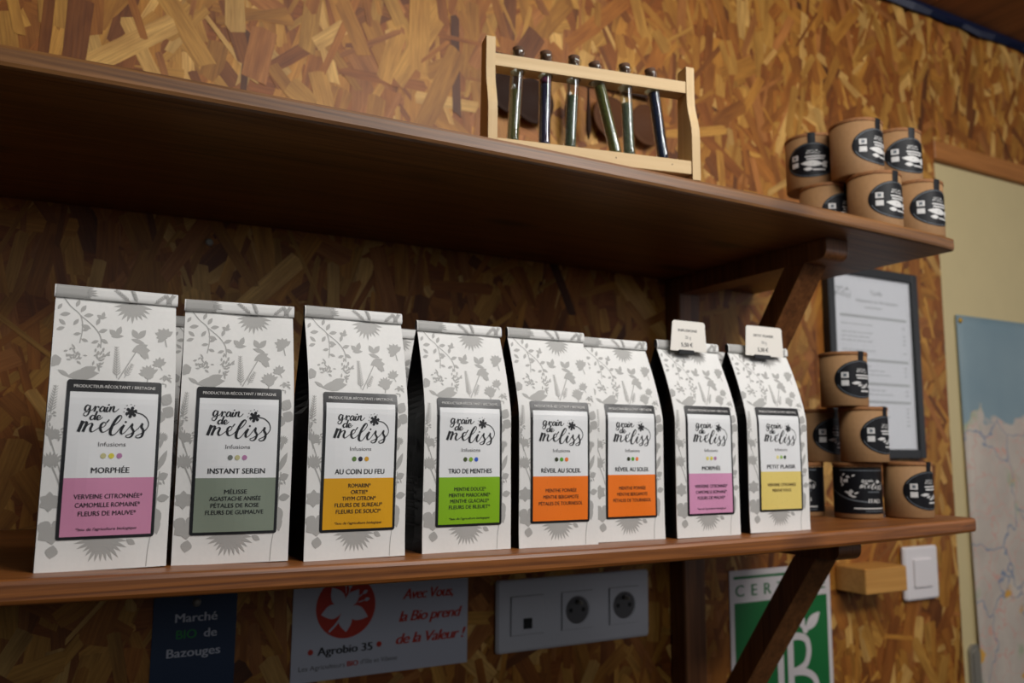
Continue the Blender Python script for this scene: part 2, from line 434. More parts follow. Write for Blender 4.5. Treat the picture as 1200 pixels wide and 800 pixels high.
def brush(art, pts, thin, thick, m, lay=0):
    q = catmull(pts); w = []
    for i in range(len(q)):
        a, b = q[max(0, i - 1)], q[min(len(q) - 1, i + 1)]
        dx, dy = b[0] - a[0], b[1] - a[1]; k = math.hypot(dx, dy) or 1
        t = max(0.0, -dy / k); w.append(thin + (thick - thin) * t ** 1.3)
    w = [sum(w[max(0, i - 2):i + 3]) / len(w[max(0, i - 2):i + 3]) for i in range(len(w))]
    art.ribbon(q, w, m, lay)


# hand-lettered brush logo, traced in a 560 x 280 box and scaled to width 1
def make_logo(m):
    A = Art(); k = 1 / 560.0
    def P(l): return [((x - 85) * k, (380 - y) * k) for x, y in l]
    def st(l, a=7, b=16): brush(A, P(l), a * k, b * k, m)
    def dot(x, y, r=8): A.disc((x - 85) * k, (380 - y) * k, r * k, m, n=8)
    st([(168, 258), (150, 250), (134, 272), (136, 296), (152, 294), (170, 262)])
    st([(172, 252), (168, 296), (158, 326), (142, 340), (126, 332), (128, 316), (160, 300), (190, 288), (208, 258)], 6, 14)
    st([(206, 256), (212, 272), (204, 303)]); st([(206, 300), (216, 272), (230, 260), (242, 270)])
    st([(284, 266), (266, 260), (248, 284), (254, 302), (270, 294), (286, 262)]); st([(286, 262), (280, 292), (290, 302), (304, 286)])
    st([(308, 262), (298, 292), (308, 302), (324, 284)]); dot(316, 244, 7)
    st([(334, 258), (322, 302)]); st([(324, 300), (344, 262), (358, 260), (352, 288), (362, 302), (380, 292), (396, 274)])
    st([(212, 338), (194, 334), (178, 352), (184, 370), (200, 364), (214, 338)]); st([(228, 298), (214, 344), (212, 368), (228, 362)])
    st([(226, 362), (250, 352), (254, 338), (240, 334), (230, 352), (236, 370), (254, 366), (272, 348)])
    st([(122, 380), (108, 424), (92, 470)], 10, 27); st([(98, 462), (122, 410), (144, 388), (152, 402), (136, 446), (128, 470)], 8, 24)
    st([(132, 464), (160, 416), (188, 400), (196, 414), (184, 446), (194, 470), (220, 458), (248, 436)], 7, 20)
    st([(246, 438), (284, 428), (302, 404), (286, 390), (264, 412), (262, 450), (280, 472), (312, 458), (340, 430)], 7, 21)
    st([(326, 366), (306, 394)], 8, 12)
    st([(338, 434), (392, 392), (422, 350), (414, 330), (392, 346), (360, 400), (340, 462), (348, 492), (374, 490), (404, 456), (428, 420)], 8, 25)
    st([(446, 408), (424, 458), (432, 484), (456, 470), (482, 436)], 7, 22); dot(458, 384, 9)
    st([(480, 440), (512, 398), (508, 430), (524, 462), (508, 504), (478, 514), (464, 500), (490, 488), (530, 464), (562, 436)], 7, 20)
    st([(560, 440), (592, 394), (588, 424), (604, 456), (592, 504), (558, 516), (544, 502), (570, 488), (606, 466), (636, 432)], 7, 21)
    st([(606, 464), (634, 432), (644, 396), (626, 350), (584, 316), (530, 304)], 8, 9)
    cx, cy = 497, 302
    for i in range(6):
        a = math.radians(18 + 60 * i)
        A.leaf((cx - 85) * k, (380 - cy) * k, 50 * k, 26 * k, a, m, 0, 5, 0.62)
        A.disc((cx - 85 + 36 * math.cos(a)) * k, (380 - cy + 36 * math.sin(a)) * k, 14 * k, m, n=9)
    A.disc((cx - 85) * k, (380 - cy) * k, 19 * k, m, n=10)
    for x, y in ((460, 246), (438, 300), (462, 330), (492, 236), (520, 246), (444, 270)): dot(x, y, 4.5)
    return A
LOGO = make_logo(M['ink'])


# grey wild-flower print; u across 0..1, v downward 0..1 of the face below the fold
def make_flora():
    A = Art(); m = M['flora']; R = random.Random(5)
    KX, KY = 478.0, 1060.0                     # drawing units of the traced print
    D = math.radians
    def pt(x, y): return (x, -y)
    def leaf(x, y, l, w, deg, tip=0.5): A.leaf(x, -y, l, w, D(deg), m, 0, 5, tip)
    def stem(l, w=5): A.ribbon(catmull([pt(*q) for q in l], 4), w, m)
    def fern(x, y, l, deg, n, s):
        dx, dy = math.cos(D(deg)), -math.sin(D(deg)); stem([(x, y), (x + dx * l * .5, y + dy * l * .5), (x + dx * l, y + dy * l)], 3)
        for i in range(n):
            t = (i + 1) / (n + 1); px, py = x + dx * l * t, y + dy * l * t
            k = s * (1 - 0.5 * t)
            leaf(px, py, k, k * .2, deg + 42); leaf(px, py, k, k * .2, deg - 42)
    def petals(x, y, r, n, w, a0=0, a1=360, core=0.3, tip=0.62):
        for i in range(n):
            a = a0 + (a1 - a0) * (i + .5) / n; leaf(x, y, r * R.uniform(.85, 1.05), w, a, tip)
        A.disc(x, -y, r * core, m, n=10)
    def cluster(x, y, rx, ry, n):
        for i in range(n):
            a = R.uniform(0, 360); q = R.random() ** .5
            leaf(x + rx * q * math.cos(D(a)), y + ry * q * math.sin(D(a)), R.uniform(14, 24), R.uniform(6, 9), R.uniform(0, 360))
    def thistle(x, y, r, up=90):
        for i in range(9): leaf(x, y, r * R.uniform(.8, 1.1), r * .22, up - 70 + 140 * i / 8)
        leaf(x, y + r * .25, r * .75, r * .5, up)
    # hanging daisy under the fold
    petals(300, 14, 78, 11, 17, 180, 360, .25)
    # trailing vine with clusters, top left
    stem([(25, -5), (60, 40), (98, 75), (108, 130), (100, 190)], 4); stem([(98, 75), (150, 118), (178, 160), (180, 205)], 4)
    for x, y, l, a in ((60, 70, 40, 190), (98, 62, 38, 60), (110, 75, 38, 10), (80, 40, 34, 70), (92, 90, 34, 235), (140, 128, 40, 160), (160, 112, 34, 70), (168, 140, 38, 20), (178, 168, 34, 330), (172, 176, 30, 200), (108, 140, 30, 30), (104, 150, 30, 190), (105, 172, 28, 340), (26, 30, 30, 240), (18, 96, 34, 320), (10, 140, 34, 20)):
        leaf(x, y, l, l * .46, a)
    cluster(84, 238, 34, 26, 24); cluster(178, 240, 30, 46, 28)
    # butterflies
    for x, y, s, a in ((182, 72, 30, 20), (240, 138, 46, 10), (322, 142, 52, -10)):
        leaf(x, y + s * .3, s, s * .5, 60 + a); leaf(x, y + s * .3, s * .85, s * .5, 128 + a); leaf(x - s * .5, y + s * .35, s * 1.1, s * .36, -6 + a)
    # maple like flower right
    petals(432, 140, 42, 7, 24, 20, 240, .3); stem([(432, 145), (440, 185)], 5)
    fern(246, 325, 130, 92, 12, 26)
    # poppy
    leaf(300, 214, 72, 34, 28); leaf(312, 208, 62, 36, 4); leaf(330, 204, 52, 30, 318); leaf(345, 205, 40, 24, 285); stem([(318, 212), (290, 262), (252, 330)], 5)
    fern(275, 322, 66, 62, 6, 22)
    petals(412, 262, 34, 6, 17, 10, 200, .34); petals(370, 304, 42, 7, 19, 20, 190, .5); stem([(370, 304), (364, 340)], 5); stem([(412, 262), (424, 285)], 4)
    cluster(445, 320, 26, 26, 12)
    # moth on the label's top edge
    leaf(60, 325, 120, 46, 8); leaf(90, 325, 90, 40, 28); leaf(70, 325, 50, 16, 150)
    leaf(0, 270, 40, 46, 20); leaf(4, 290, 30, 24, 60)
    # left border
    fern(14, 470, 110, 84, 9, 26); stem([(2, 470), (8, 530), (26, 590)], 4); cluster(10, 470, 14, 34, 14)
    thistle(22, 560, 44, 70); stem([(22, 570), (40, 620), (64, 690)], 4); cluster(38, 545, 22, 24, 10)
    thistle(28, 660, 52, 95); stem([(30, 660), (58, 720), (70, 760)], 5); cluster(30, 655, 26, 16, 12)
    petals(34, 800, 44, 6, 32, 0, 360, .3); petals(50, 905, 62, 5, 54, 130, 420, .2); leaf(60, 960, 50, 46, 260)
    # right border
    leaf(430, 430, 58, 48, 60); leaf(430, 440, 58, 50, 330); leaf(425, 450, 54, 46, 260)
    for i in range(9): leaf(420, 540 + i * 4, 40, 9, -60 + i * 17)
    leaf(420, 690, 92, 26, 66); leaf(428, 600, 60, 16, 80)
    stem([(432, 690), (428, 760), (424, 840)], 4); leaf(425, 720, 46, 32, 25); leaf(425, 740, 40, 30, 200); cluster(428, 730, 22, 26, 10)
    leaf(424, 800, 52, 32, 10); leaf(425, 800, 46, 30, 170); leaf(410, 830, 70, 42, 300); leaf(412, 850, 90, 46, 285)
    # thistle head under the label, and the long stem line
    for i in range(13): leaf(230, 940, R.uniform(80, 102), 15, 190 + 160 * i / 12)
    A.disc(230, -950, 36, m, ry=36, n=12); leaf(320, 950, 40, 22, 330)
    stem([(412, 935), (404, 990), (400, 1056)], 3)
    B = Art()
    for pts, mm, l in A.p: B.poly([(min(.995, max(.005, x / KX)), min(.997, max(.003, 1 + y / KY))) for x, y in pts], mm, l)
    return B
FLORA = make_flora()


def make_fold_print():
    A = Art(); m = M['flora']; K = 0.118; R = random.Random(2)
    A.rect(0.012, 0.003, 0.25, K - .002, m, 0, 8, 8)
    for i in range(11): A.leaf(0.235, 0.006 + (K - .012) * i / 10, R.uniform(.05, .12), .014, (i - 5) * 0.13, m)
    for x, y, a, l in ((.60, .005, 2.45, .16), (.66, .004, 1.95, .12), (.80, .004, .75, .14), (.90, .004, 1.0, .12), (.95, .006, 2.1, .1)):
        ca, sa = math.cos(a), math.sin(a); A.ribbon([(x + ca * l * t / 6, y + sa * l * t / 6) for t in range(7)], .004, m)
        for t in range(1, 8):
            px, py = x + ca * l * t / 8, y + sa * l * t / 8
            A.leaf(px, py, .035, .007, a + .6, m, n=3); A.leaf(px, py, .035, .007, a - .6, m, n=3)
    B = Art()
    for pts, mm, l in A.p: B.poly([(min(.99, max(.01, x)), min(.98, max(.02, y / K))) for x, y in pts], mm, l)
    return B
FOLD = make_fold_print()


def make_label(title, lines, col, dots, foot, ink):
    """label w 0..1, h 0..1.72, y upward"""
    A = Art(); H = 1.72; I = M['ink']
    A.rrect(0, 0, 1, H, 0.035, M['label_black'], 0)
    Y = lambda f: H * (1 - f)
    A.rect(.036, Y(.62), .964, Y(.078), M['label_white'], 1, 8, 14)
    A.rect(.036, Y(.981), .964, Y(.62), panel(col), 1, 8, 10)
    A.text('PRODUCTEUR-RÉCOLTANT / BRETAGNE', .5, Y(.041), M['white_ink'], .86, .033, 2, .012)
    A.add(LOGO, .135, Y(.262), .74, I, 2)
    A.text('Infusions', .5, Y(.408), M['soft_ink'], .285, .048, 2)
    for i, c in enumerate(dots): A.disc(.5 + (i - 1) * .083, Y(.482), .03, panel(c), 2)
    A.text(title, .5, Y(.572), I, min(.66, .052 * len(title) + .03), .062, 2, .022)
    n = len(lines); step = .053 if n < 4 else .046
    y0 = {2: .745, 3: .735, 4: .712, 5: .672}[n]
    for i, t in enumerate(lines):
        A.text(t, .5, Y(y0 + i * step), ink, min(.8, .037 * len(t)), .049, 2, .014)
    if foot: A.text("*Issu de l'agriculture biologique", .5, Y(.938), ink, .62, .03, 2, .01, shear=.2)
    return A


# ------------------------------------------------------------------ the setting
def strand_wall(name, x0, x1, z0, z1, n, holes=()):
    """pressed strand board: a slab with thousands of thin overlapping strands pressed into its face"""
    R = random.Random(3)
    vs = []; fs = []; cols = []; uvs = []
    pal = [((188, 138, 62), 26), ((176, 121, 48), 30), ((160, 100, 38), 26), ((140, 83, 31), 18), ((170, 110, 54), 14), ((208, 164, 92), 13), ((120, 70, 29), 5), ((96, 54, 23), 1)]
    bag = [c for c, k in pal for _ in range(k)]
    # slab behind
    def quad(p, col):
        i = len(vs); vs.extend(p); fs.append(tuple(range(i, i + len(p)))); cols.append(col); uvs.append([(q[0], q[2]) for q in p])
    base = lin((146, 84, 30))
    quad([(x0, 0, z0), (x1, 0, z0), (x1, 0, z1), (x0, 0, z1)], base)
    quad([(x1, 0, z0), (x1, .014, z0), (x1, .014, z1), (x1, 0, z1)], base)
    for k in range(n):
        cx, cz = R.uniform(x0, x1), R.uniform(z0, z1)
        l = R.choice((.045, .06, .08, .10, .13)) * R.uniform(.7, 1.25) / 2; w = R.choice((.006, .010, .014, .018, .024)) * R.uniform(.8, 1.3) / 2
        a = PI / 2 + R.choice((R.gauss(0, .3), R.gauss(0, .75), R.gauss(0, .75)))
        ca, sa = math.cos(a), math.sin(a); y = -R.uniform(.00005, .0009)
        loc = [(-l, -w * R.uniform(.4, 1)), (-l * .2, -w * R.uniform(.85, 1.05)), (l * .93, -w), (l, w * R.uniform(-.5, .6)), (l * R.uniform(.85, 1), w), (-l * .9, w), (-l * R.uniform(.9, 1.08), w * R.uniform(-.3, .7))]
        p = [(cx + u * ca - v * sa, y, cz + u * sa + v * ca) for u, v in loc]
        p = [(min(x1, max(x0, q[0])), q[1], min(z1, max(z0, q[2]))) for q in p]
        if any(h[0] < cx < h[1] and h[2] < cz < h[3] for h in holes): continue
        c = list(lin(R.choice(bag))); g = R.uniform(.8, 1.15); c = tuple(v * g for v in c[:3]) + (1,)
        i = len(vs); vs.extend(p); fs.append(tuple(range(i, i + 7))); cols.append(c)
        o1, o2 = R.uniform(0, 9), R.uniform(0, 9); uvs.append([(o1 + u, o2 + v) for u, v in loc])
    me = bpy.data.meshes.new(name); me.from_pydata(vs, [], fs); me.materials.append(M['strand'])
    ca = me.color_attributes.new('strand', 'FLOAT_COLOR', 'CORNER'); ul = me.uv_layers.new(name='uv')
    cd = []; ud = []
    for f, c, uv in zip(fs, cols, uvs):
        for j in range(len(f)): cd.extend(c); ud.extend(uv[j])
    ca.data.foreach_set('color', cd); ul.data.foreach_set('uv', ud)
    o = bpy.data.objects.new(name, me); C.objects.link(o)
    return tag(o, kind='structure')


strand_wall('wall_back', -1.0, 1.398, 0.0, 2.29, 14500)
strand_wall('wall_right', 1.398, 2.1, 2.027, 2.29, 900)
b = MB(); b.box((-1.0, .002, 0), (1.397, .03, 2.29), M['trim']); tag(b.build('wall_core'), kind='structure')
b = MB(); b.box((1.3975, -.004, 1.9894), (2.1, .025, 2.0268), M['trim'], .002); tag(b.build('trim_1'), kind='structure')
b = MB()
prof = [(.0, 2.289), (-.004, 2.276), (-.013, 2.284), (-.014, 2.2895)]
xs = [1.0 + i * .05 for i in range(23)]
for i in range(22):
    for j in range(3):
        def q(k, l):
            w = .006 * math.sin(xs[k] * 17) + .004 * math.sin(xs[k] * 41 + l)
            return (xs[k], prof[l][0] - (.002 if l in (1, 2) else 0) * 1 - abs(w) * (.6 if l == 1 else 0), prof[l][1] - (abs(w) if l in (1, 2) else 0))
        b.face([q(i, j), q(i + 1, j), q(i + 1, j + 1), q(i, j + 1)], M['blue_film'], True)
tag(b.build('trim_2'), kind='structure')
b = MB()
for i in range(8):
    b.box((-1.0 + i * .4, -3.2, 2.29), (-1.0 + i * .4 + .3975, .03, 2.31), M['ceiling'], .002)
tag(b.build('ceiling'), kind='structure')
b = MB()
for i in range(20): b.box((-1.0, -3.2 + i * .16, -.02), (2.1, -3.2 + i * .16 + .158, 0.0), M['floor'], .001)
tag(b.build('floor'), kind='structure')

# sliding door right of the board
door = bpy.data.objects.new('door_1', None); C.objects.link(door); door.location = (1.4, .008, 0); tag(door, kind='structure')
b = MB(); b.box((0.0, 0, 0.0), (.7, .022, 1.9885), M['cream'], .001); b.build('door_panel', door)
b = MB()
pts = [(.0155 * math.cos(a) + (.0 if True else 0), .0155 * math.sin(a)) for a in [PI * k / 12 for k in range(13)]]
outl = [(.037 + x, 1.092 + z) for x, z in pts] + [(.037 - x, .93 - z) for x, z in pts]
b.prism(outl, -.006, .0, M['steel'])
inn = [(.037 + x * .62, 1.09 + z * .62) for x, z in pts] + [(.037 - x * .62, .93 - z * .62) for x, z in pts]
b.prism(inn, -.0085, -.006, M['steel'])
tag(b.build('door_handle', door), 'brushed steel recessed pull handle')

# map taped on the door: a wide sheet curling slightly along its left edge
b = MB(); nx, nz = 24, 40
X0, X1, Z0, Z1 = 1.4425, 2.05, .95, 1.6985
def mp(i, j):
    u, v = i / nx, j / nz; x = X0 + (X1 - X0) * u; z = Z0 + (Z1 - Z0) * v
    curl = .006 * math.exp(-u * 14) * (1 - v) ** 1.5 + .0012 * math.sin(u * 18) * math.sin(v * 9) ** 2
    return (x + .004 * (1 - v) * (1 - u), .0055 - curl - .0012, z)
for i in range(nx):
    for j in range(nz): b.face([mp(i, j), mp(i + 1, j), mp(i + 1, j + 1), mp(i, j + 1)], M['map'], True)
o = b.build('road_map', None, fix=False)
import bmesh as _bm
_b = _bm.new(); _b.from_mesh(o.data); _bm.ops.remove_doubles(_b, verts=_b.verts, dist=1e-5); _b.to_mesh(o.data); _b.free()
sol = o.modifiers.new('paper', 'SOLIDIFY'); sol.thickness = .0003; sol.offset = 1
o.location = (0, 0, 0)
tag(o, 'large paper road map with a blue sea, taped on the cream door', 'map')
b = MB(); b.lathe([(.005, 0), (.005, .002), (.003, .004), (.0005, .0045)], M['brass'], 12, Matrix.Translation((1.452, .0035, 1.688)) @ Matrix.Rotation(PI / 2, 4, 'X'))
tag(b.build('push_pin'), 'small yellow pin in the top left corner of the road map', 'pin')


# ------------------------------------------------------------------ shelves
def shelf(name, top, bot, bow, label, x1, m):
    b = MB(); r = .0035; n = 46; xs = [-.75 + (x1 + .75) * i / n for i in range(n + 1)]
    t = top - bot
    sec = [(YF + r, 0), (YF + r * .3, r * .3), (YF, r), (YF, t - r), (YF + r * .3, t - r * .3), (YF + r, t), (-.0012, t), (-.0012, 0)]
    ks = len(sec); vs = []; fs = []
    for i, x in enumerate(xs):
        e = .0025 if i in (n,) else 0
        for y, z in sec: vs.append((x, y + (e if y < -.2 else 0), bot + z + bow(x)))
    for i in range(n):
        for j in range(ks): fs.append((i * ks + j, (i + 1) * ks + j, (i + 1) * ks + (j + 1) % ks, i * ks + (j + 1) % ks))
    fs += [tuple(range(ks)), tuple(range(n * ks + ks - 1, n * ks - 1, -1))]
    b.mesh(vs, fs, m)
    return tag(b.build(name), label, 'shelf')
shelf('wall_shelf', UT, UB, bow_u, 'upper brown varnished wooden shelf carrying the test tube rack', .9305, M['shelf'])
shelf('wall_shelf', LT, LB, bow_l, 'lower brown varnished wooden shelf carrying the row of white tea bags', .9388, M['shelf_warm'])


def bracket(zb, label):
    t = thing('shelf_bracket', label, 'bracket', (.773, 0, zb))
    h = .313
    b = MB(); b.box((-.019, -.032, -h), (.019, -.0012, -.0002), M['bracket'], .002); b.build('upright', t)
    b = MB()   # arm with a rounded nose
    y1 = -.292; r = .011
    prof = [(-.033, -.0003), (-.033, -.024), (y1 + r, -.024)] + [(y1 + r - r * math.sin(PI / 2 * k / 6), -.024 + r - r * math.cos(PI / 2 * k / 6)) for k in range(1, 7)] + [(y1, -.0003)]
    b.prism(prof, -.018, .018, M['bracket'], 'YZ'); b.build('arm', t)
    b = MB()
    p0, p1 = Vector((-.244, -.0245)), Vector((-.034, -.325)); d = (p1 - p0).normalized(); n = Vector((d.y, -d.x)) * .013
    a0 = p0 + d * .0; a1 = p1
    # ends cut flush with the arm and the upright
    def at_z(o, z): s = (z - o.y) / d.y; return (o.x + d.x * s, z)
    def at_yy(o, y): s = (y - o.x) / d.x; return (y, o.y + d.y * s)
    q = [at_z(p0 + n, -.0245), at_yy(p0 + n, -.033), at_yy(p0 - n, -.033), at_z(p0 - n, -.0245)]
    b.prism(q, -.0185, .0185, M['bracket'], 'YZ'); b.build('brace', t)
    return t
bracket(UB + bow_u(.773), 'brown wooden bracket with slanted brace under the upper shelf')
bracket(LB + bow_l(.773), 'brown wooden bracket with slanted brace in front of the green poster')


# ------------------------------------------------------------------ tea bags
def tea_bag(label, x0, x1, y0, yaw, rec, labart, hgt=.1945, seed=0, lu=(.135, .885), lv=(.0205, .127), group='white tea bags in the front row', faint=True):
    """(x0, x1): ends of the front bottom edge at depth y0; yaw turns it about its left corner"""
    w = x1 - x0; base = top_l((x0 + x1) / 2) + .0002
    t = thing('tea_bag', label, 'tea bag', (x0, y0, base), yaw, group)
    R = random.Random(seed); ph = [R.uniform(0, 6.28) for _ in range(6)]; dep = rec * 2 + .003
    zt = hgt - .0085                       # where the fold begins
    def prof(z):                           # how far the front has moved back at height z
        s = max(0.0, (z - .112) / (zt - .112)); return rec * (s ** 1.35)
    def yfront(u, z):
        k = z / zt; bul = -.0016 * math.sin(PI * min(1, k * 1.15)) * math.sin(PI * u)
        wr = .00045 * math.sin(u * 9 + ph[0] + k * 3) * math.sin(k * 8 + ph[1]) + .00035 * math.sin(k * 19 + ph[2] + u * 5) * max(0, k - .6)
        if z < .012: wr += -.0006 * (1 - z / .012)
        return prof(z) + bul + wr
    def front(u, v, d=0.0):
        z = max(0, v) * zt; taper = .0006 * math.sin(k0 := v * 3.1 + ph[3])
        return (u * w + taper * (u - .5), yfront(u, z) - d, z)
    b = MB(); nu, nv = 16, 34
    vs = [front(i / nu, j / nv) for j in range(nv + 1) for i in range(nu + 1)]
    fs = [(j * (nu + 1) + i, j * (nu + 1) + i + 1, (j + 1) * (nu + 1) + i + 1, (j + 1) * (nu + 1) + i) for j in range(nv) for i in range(nu)]
    b.mesh(vs, fs, M['paper'], True)
    # back face
    vs = [(x, dep - (y if False else prof(z)), z) for x, y, z in vs]
    b.mesh(vs, [tuple(reversed(f)) for f in fs], M['black_paper'], True)
    # gusseted sides: a white turned edge, then black paper folded inward towards the top
    for sd in (0, 1):
        u = float(sd); sg = 1 if sd == 0 else -1
        rows = []
        for j in range(nv + 1):
            f = front(u, j / nv); yb = dep - prof(f[2]); h = max(0, (yb - f[1]) / 2); full = dep / 2
            ins = math.sqrt(max(0, full * full - h * h)) * .62 if h < full else 0
            rows.append([f, (f[0] + sg * .0006, f[1] + .0016, f[2]), (f[0] + sg * (ins + .0006), (f[1] + yb) / 2, f[2]), (f[0], yb, f[2])])
        for j in range(nv):
            for k in range(3):
                q = [rows[j][k], rows[j + 1][k], rows[j + 1][k + 1], rows[j][k + 1]]
                b.face(q if sd else q[::-1], M['paper'] if k == 0 else M['black_paper'], False)
        if sd == 0 and faint:              # faint lettering on the left gusset
            S = Art(); S.add(LOGO, .12, .62, .76, M['side_print']);
            for i in range(7): S.rect(.18, .5 - i * .055, .8 - .1 * (i % 3), .515 - i * .055, M['side_print'])
            def side(uu, vv, d):
                z = vv * .12; f = front(0, z / zt); yb = dep - prof(z); y = f[1] + .004 + (yb - f[1] - .006) * (1 - uu)
                full = dep / 2; h = (yb - f[1]) / 2; ins = .0006 + (math.sqrt(max(0, full * full - h * h)) * .62 if h < full else 0)
                kk = 1 - abs((y - (f[1] + yb) / 2) / max(h, 1e-4)); return (f[0] + ins * kk - d - .0004, y, z)
            S.onto(b, side)
    b.face([(0, 0, 0), (w, 0, 0), (w, dep, 0), (0, dep, 0)], M['black_paper'])
    F = Art()
    for pts, mm, l in FLORA.p:
        cu = sum(p[0] for p in pts) / len(pts); cv = sum(p[1] for p in pts) / len(pts) * zt
        if labart is None or not (lu[0] + .03 < cu < lu[1] - .03 and lv[0] + .003 < cv < lv[1] - .003): F.poly(pts, mm)
    F.onto(b, front, .00015, .0)
    pouch = b.build('pouch', t, fix=False)
    # rolled fold along the top
    b = MB(); yt = prof(zt); n = 10; th = .0042; hh = hgt - zt + .0008
    sec = [(yt - .0012 - th * .42 * min(1, 3.2 * k / n + .15, 4.5 * (1 - k / n)) ** .5 + .0012 * k / n, zt - .0008 + hh * k / n) for k in range(n + 1)] + [(yt + th * .7, hgt - .0006), (yt + th * .8, zt + .002), (yt + .0002, zt - .0006)]
    xs0, xs1 = -.0006, w + .0006
    m_ = len(sec); vs = [(xs0, y, z) for y, z in sec] + [(xs1, y, z) for y, z in sec]
    b.mesh(vs, [(j, j + m_, (j + 1) % m_ + m_, (j + 1) % m_) for j in range(m_)], M['paper'], True)
    b.face([(xs0, y, z) for y, z in sec], M['black_paper']); b.face([(xs1, y, z) for y, z in sec][::-1], M['paper'])
    def foldf(u, v, d):
        k = v * n; i = min(n - 1, int(k)); f = k - i; y = sec[i][0] * (1 - f) + sec[i + 1][0] * f; z = sec[i][1] * (1 - f) + sec[i + 1][1] * f
        return (xs0 + (xs1 - xs0) * u, y - d - .00008, z)
    F = Art()
    for pts, mm, l in FOLD.p:              # cut the print in thin bands so it follows the roll
        F.poly(pts, mm, l)
    F.onto(b, foldf, .00022, 0)
    b.build('rolled_fold', t, fix=False)
    if labart is not None:
        b = MB(); H = 1.72
        def lab(u, v, d):
            uu = lu[0] + (lu[1] - lu[0]) * u; vv = lv[0] + (lv[1] - lv[0]) * v / H
            return front(uu, vv / zt, d)
        # the base as a grid so that it lies flush on the paper
        L2 = Art()
        for k in range(24): L2.rect(.0, .03 + (H - .06) * k / 24, 1, .03 + (H - .06) * (k + 1) / 24, M['label_black'], 0, 8, 1)
        L2.rect(.03, 0, .97, .03, M['label_black'], 0, 8); L2.rect(.03, H - .03, .97, H, M['label_black'], 0, 8)
        for cx in (.03, .97):
            for cy in (.03, H - .03): L2.disc(cx, cy, .03, M['label_black'], 0)
        L2.p += labart.p[1:]
        L2.onto(b, lab, .00045, .00022)
        b.build('label', pouch, fix=False)
    return t


INK, BR = M['ink'], mat('brown_ink', (70, 40, 22), 0.5)
V3 = ['VERVEINE CITRONNÉE*', 'CAMOMILLE ROMAINE*', 'FLEURS DE MAUVE*']
KH, YE, MV = (190, 184, 134), (214, 200, 66), (176, 118, 160)
L1 = make_label('MORPHÉE', V3, (204, 136, 168), (KH, YE, MV), True, INK)
L2 = make_label('INSTANT SEREIN', ['MÉLISSE', 'AGASTACHE ANISÉE', 'PÉTALES DE ROSE', 'FLEURS DE GUIMAUVE'], (128, 138, 122), ((112, 116, 112), KH, MV), False, M['ink'])
L3 = make_label('AU COIN DU FEU', ['ROMARIN*', 'ORTIE*', 'THYM CITRON*', 'FLEURS DE SUREAU*', 'FLEURS DE SOUCI*'], (216, 156, 10), ((92, 124, 60), (28, 26, 52), (204, 150, 30)), True, INK)
L4 = make_label('TRIO DE MENTHES', ['MENTHE DOUCE*', 'MENTHE MAROCAINE*', 'MENTHE GLACIALE*', 'FLEURS DE BLEUET*'], (128, 176, 14), ((70, 84, 40), (128, 170, 40), (50, 90, 190)), True, INK)
L5 = make_label('RÉVEIL AU SOLEIL', ['MENTHE POIVRÉE', 'MENTHE BERGAMOTE', 'PÉTALES DE TOURNESOL'], (240, 118, 22), ((52, 58, 34), (84, 160, 40), (236, 120, 50)), False, BR)
L7 = make_label('MORPHÉE', V3, (212, 146, 182), ((222, 206, 110), YE, MV), True, INK)
L8 = make_label('PETIT PLAISIR', ['VERVEINE CITRONNÉE', 'MENTHE DOUCE'], (226, 202, 112), ((236, 224, 140), (150, 190, 90), (40, 66, 34)), False, BR)
r_ = math.radians
tea_bag('white tea bag with a mauve Morphée label, leftmost of the front row', -.0140, .0652, -.3085, r_(2.0), .0215, L1, .1945, 1)
tea_bag('white tea bag with a grey-green label reading Instant Serein', .0695, .1493, -.3000, r_(-5), .0235, L2, .1945, 2)
tea_bag('white tea bag with an ochre label reading Au Coin du Feu', .1596, .2406, -.3110, r_(1.2), .0215, L3, .1965, 3)
tea_bag('white tea bag with a green label reading Trio de Menthes', .2580, .3390, -.3030, r_(.8), .0220, L4, .1940, 4)
tea_bag('white tea bag with an orange label, right beside the green labelled bag', .3462, .4264, -.3045, r_(-1.5), .0255, L5, .1950, 5)
tea_bag('white tea bag with an orange label, right beside the second Morphée bag', .4290, .5092, -.2975, r_(-.2), .0270, L5, .1930, 6, lu=(.155, .885))
tea_bag('white tea bag with a mauve label reading Morphée, under a price card', .5179, .5981, -.3062, r_(.5), .0275, L7, .1945, 7, lu=(.155, .90))
tea_bag('white tea bag with a pale yellow label reading Petit Plaisir, under a price card', .6100, .6945, -.3072, r_(-.5), .0260, L8, .1945, 8, lu=(.155, .88))
g2 = 'tea bags in the back row'
tea_bag('white tea bag mostly hidden behind the gap between mauve and grey-green labels', .0725, .1525, -.208, 0, .0235, None, .1945, 9, group=g2, faint=False)
tea_bag('white tea bag mostly hidden behind the gap between ochre and green labels', .2130, .2930, -.243, 0, .0235, None, .1945, 10, group=g2, faint=False)
tea_bag('white tea bag mostly hidden behind the second orange labelled bag', .5140, .5940, -.150, 0, .0235, None, .1860, 11, group=g2, faint=False)
tea_bag('white tea bag mostly hidden behind the gap left of Petit Plaisir', .6130, .6930, -.243, 0, .0235, None, .1945, 12, group=g2, faint=False)


